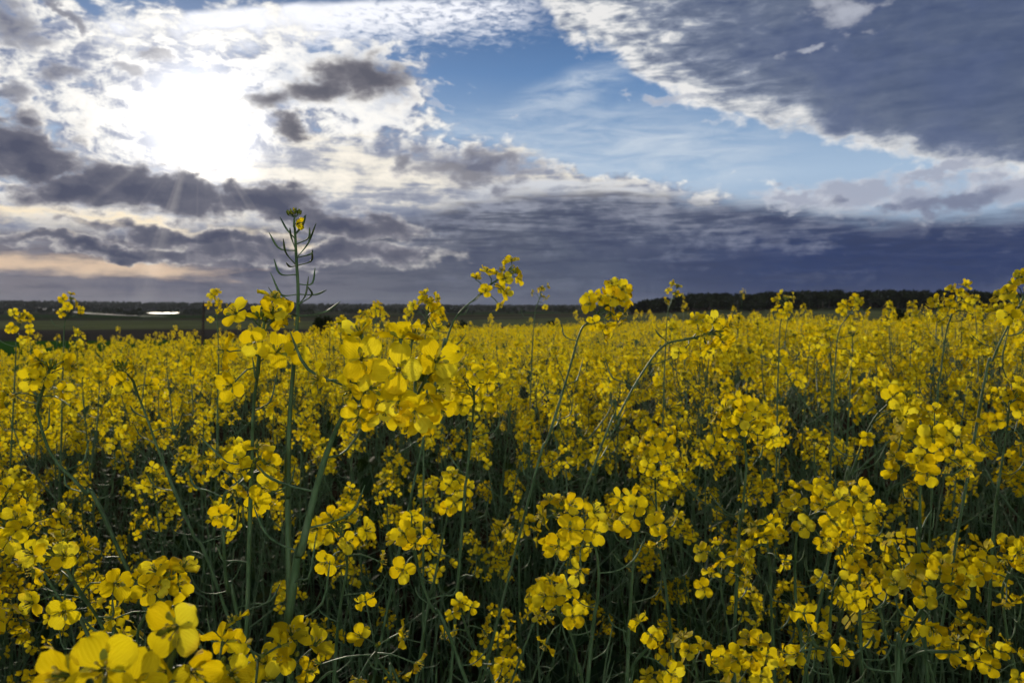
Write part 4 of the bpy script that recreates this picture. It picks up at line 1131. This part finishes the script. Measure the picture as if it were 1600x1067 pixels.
def top_clump(rng, heads, hd):
    T = MB()
    for k in range(heads):
        p = np.array([rng.uniform(-.15, .15), rng.uniform(-.15, .15), rng.uniform(0.66, 0.98) if k else rng.uniform(.94, 1.04)])
        V, F, A = tube([(p[0] * 0.4, p[1] * 0.4, 0.3), p * [0.8, 0.8, 0.75], p], [0.003, 0.0025, 0.0016], 3); T.add(V, F, 1, A)
        T.add_mb(hd[rng.randint(len(hd))], mat4(frame(rng.normal(size=3) * 0.3 + [0, 0, 1.0]), p, rng.uniform(1.0, 1.35)))
    return T.arrays()


def petal_ball(rng, n, rad, sz):
    T = MB(); d = rng.normal(size=(n, 3)); d /= np.linalg.norm(d, axis=1)[:, None]; p = d * rad * rng.uniform(0.45, 1.0, (n, 1)) * [1, 1, 0.9]
    u = rng.normal(size=(n, 3)); u /= np.linalg.norm(u, axis=1)[:, None]; v = np.cross(u, rng.normal(size=(n, 3))); v /= np.linalg.norm(v, axis=1)[:, None]
    V = np.stack([p - u * sz, p - v * sz * .8, p + u * sz, p + v * sz * .8], 1).reshape(-1, 3)
    A = np.full((n, 4, 3), 0.7); A[:, :, 1] = 0.0; A[:, :, 2] = rng.rand(n, 1) * 0.9
    T.add(V, np.arange(n * 4).reshape(-1, 4), 0, A.reshape(-1, 3)); return T.arrays()


T_mid = [top_clump(rng, 3, HEADS_L) for _ in range(10)]
BALLS = [petal_ball(rng, 11, 0.036, 0.014) for _ in range(6)]
T_far = [top_clump(rng, 4, BALLS) for _ in range(10)]
for lo_, hi_, dens, TT, wide in ((8.2, 16, 7.5, T_mid, 42), (16, 95, 3.0, T_far, 40)):
    n = int(dens * R(2 * wide) * 0.5 * (hi_ ** 2 - lo_ ** 2))
    for k in range(n):
        r = math.sqrt(rg.uniform(lo_ ** 2, hi_ ** 2)); a = rg.uniform(-wide, wide); x, y = r * math.sin(R(a)), r * math.cos(R(a))
        if r > crest(a) * 1.12 + 3 * math.sin(a * 1.3): continue
        if r > 40 and rg.random() < 0.35: continue
        h = plant_height(r, x, y) * rg.uniform(0.93, 1.02); s_ = 1.0 if r < 30 else 1.25
        field.add_mb(TT[rg.randrange(10)], mat4(rotz(rg.uniform(0, 6.28)) @ np.diag([s_, s_, h]), (x, y, gz(x, y) - 0.01)))
# unseen crop added beside and behind the camera to shade the lower stems
for k in range(900):
    r = math.sqrt(rg.uniform(0.62 ** 2, 3.6 ** 2)); a = rg.uniform(46, 314); x, y = r * math.sin(R(a)), r * math.cos(R(a))
    field.add_mb(T_mid[rg.randrange(10)], mat4(rotz(rg.uniform(0, 6.28)) @ np.diag([1, 1, rg.gauss(1.16, .07)]), (x, y, gz(x, y) - 0.01)))
tag(field.obj("rapeseed_field", MATS), "dense yellow rapeseed filling the field as far as its edge", kind='stuff')

# ---------------------------------------------------------------- under the flowers
und = MB()
LEAVES = [leaf(rng, 0.13, rng.uniform(.014, .026)) for _ in range(10)]
for k in range(2600):
    r = math.sqrt(rg.uniform(0.45 ** 2, 6.5 ** 2)); a = rg.uniform(-44, 44); x, y = r * math.sin(R(a)), r * math.cos(R(a))
    V, F, A = LEAVES[k % 10]; A = A.copy(); A[:, 2] = rg.random()
    m_ = mat4(rotz(rg.uniform(0, 6.28)), (x, y, gz(x, y) + rg.uniform(0, 0.42) * (1 if rg.random() < .6 else .35)), rg.uniform(0.7, 1.7))
    und.add(V @ m_[:3, :3].T + m_[:3, 3], F, 0, A)
STEMS = []
for _ in range(8):                                # thin shaded side shoots with pods, no flowers
    T = MB(); b = rng.uniform(-.12, .12, 2)
    P_ = bez([(0, 0, 0), (b[0] * .3, b[1] * .3, .3), (b[0] * .8, b[1] * .8, .6), (b[0] * 1.5, b[1] * 1.5, .82)], 9)
    V, F, A = tube(P_, np.linspace(.0032, .0012, 9), 5); A[:, 2] = rng.uniform(.2, 1); T.add(V, F, 1, A); pods_along(rng, T, P_, .3, 1., 14, (.04, .075)); STEMS.append(T.arrays())
for k in range(760):
    r = math.sqrt(rg.uniform(0.62 ** 2, 3.6 ** 2)); a = rg.uniform(-42, 42); x, y = r * math.sin(R(a)), r * math.cos(R(a))
    und.add_mb(STEMS[k % 8], mat4(rotz(rg.uniform(0, 6.28)) @ np.diag([1, 1, rg.uniform(.7, 1.08)]), (x, y, gz(x, y))))
tag(und.obj("undergrowth", [m_rleaf, m_stem]), "dark leaves and bare podded shoots under the flowers", kind='stuff')

gm = MB()
for k in range(620):
    if k < 260: b0 = np.array(at(1085 + rg.gauss(0, 22), 800, 1.05 + rg.gauss(0, .05)))
    else:
        r = math.sqrt(rg.uniform(.6 ** 2, 3.0 ** 2)); a = rg.uniform(-40, 40); b0 = np.array([r * math.sin(R(a)), r * math.cos(R(a)), 0])
    x, y = b0[0], b0[1]; h = rg.uniform(.62, .96) if k < 260 else rg.uniform(.25, .7)
    d_ = np.array([rg.gauss(0.05, .10), rg.gauss(0, .09), 0]); wv = rg.uniform(.0012, .0026)
    P_ = bez([(x, y, gz(x, y)), np.array([x, y, gz(x, y) + h * .55]) + d_ * .35, np.array([x, y, gz(x, y) + h]) + d_], 8)
    sd = np.array([-d_[1], d_[0], 0]); sd = sd / (np.linalg.norm(sd) + 1e-9)
    w_ = wv * np.array([1, 1, 1, .95, .85, .7, .45, .05])[:, None]
    V = np.concatenate([P_ - sd * w_, P_ + sd * w_]); q_ = np.arange(7)
    A = np.zeros((16, 3)); A[:, 2] = rg.random(); A[:, 0] = np.tile(np.linspace(0, 1, 8), 2)
    gm.add(V, np.stack([q_, q_ + 1, q_ + 9, q_ + 8], 1), 0, A)
tag(gm.obj("grass", [m_blade]), "thin green grass blades between the stems", kind='stuff')
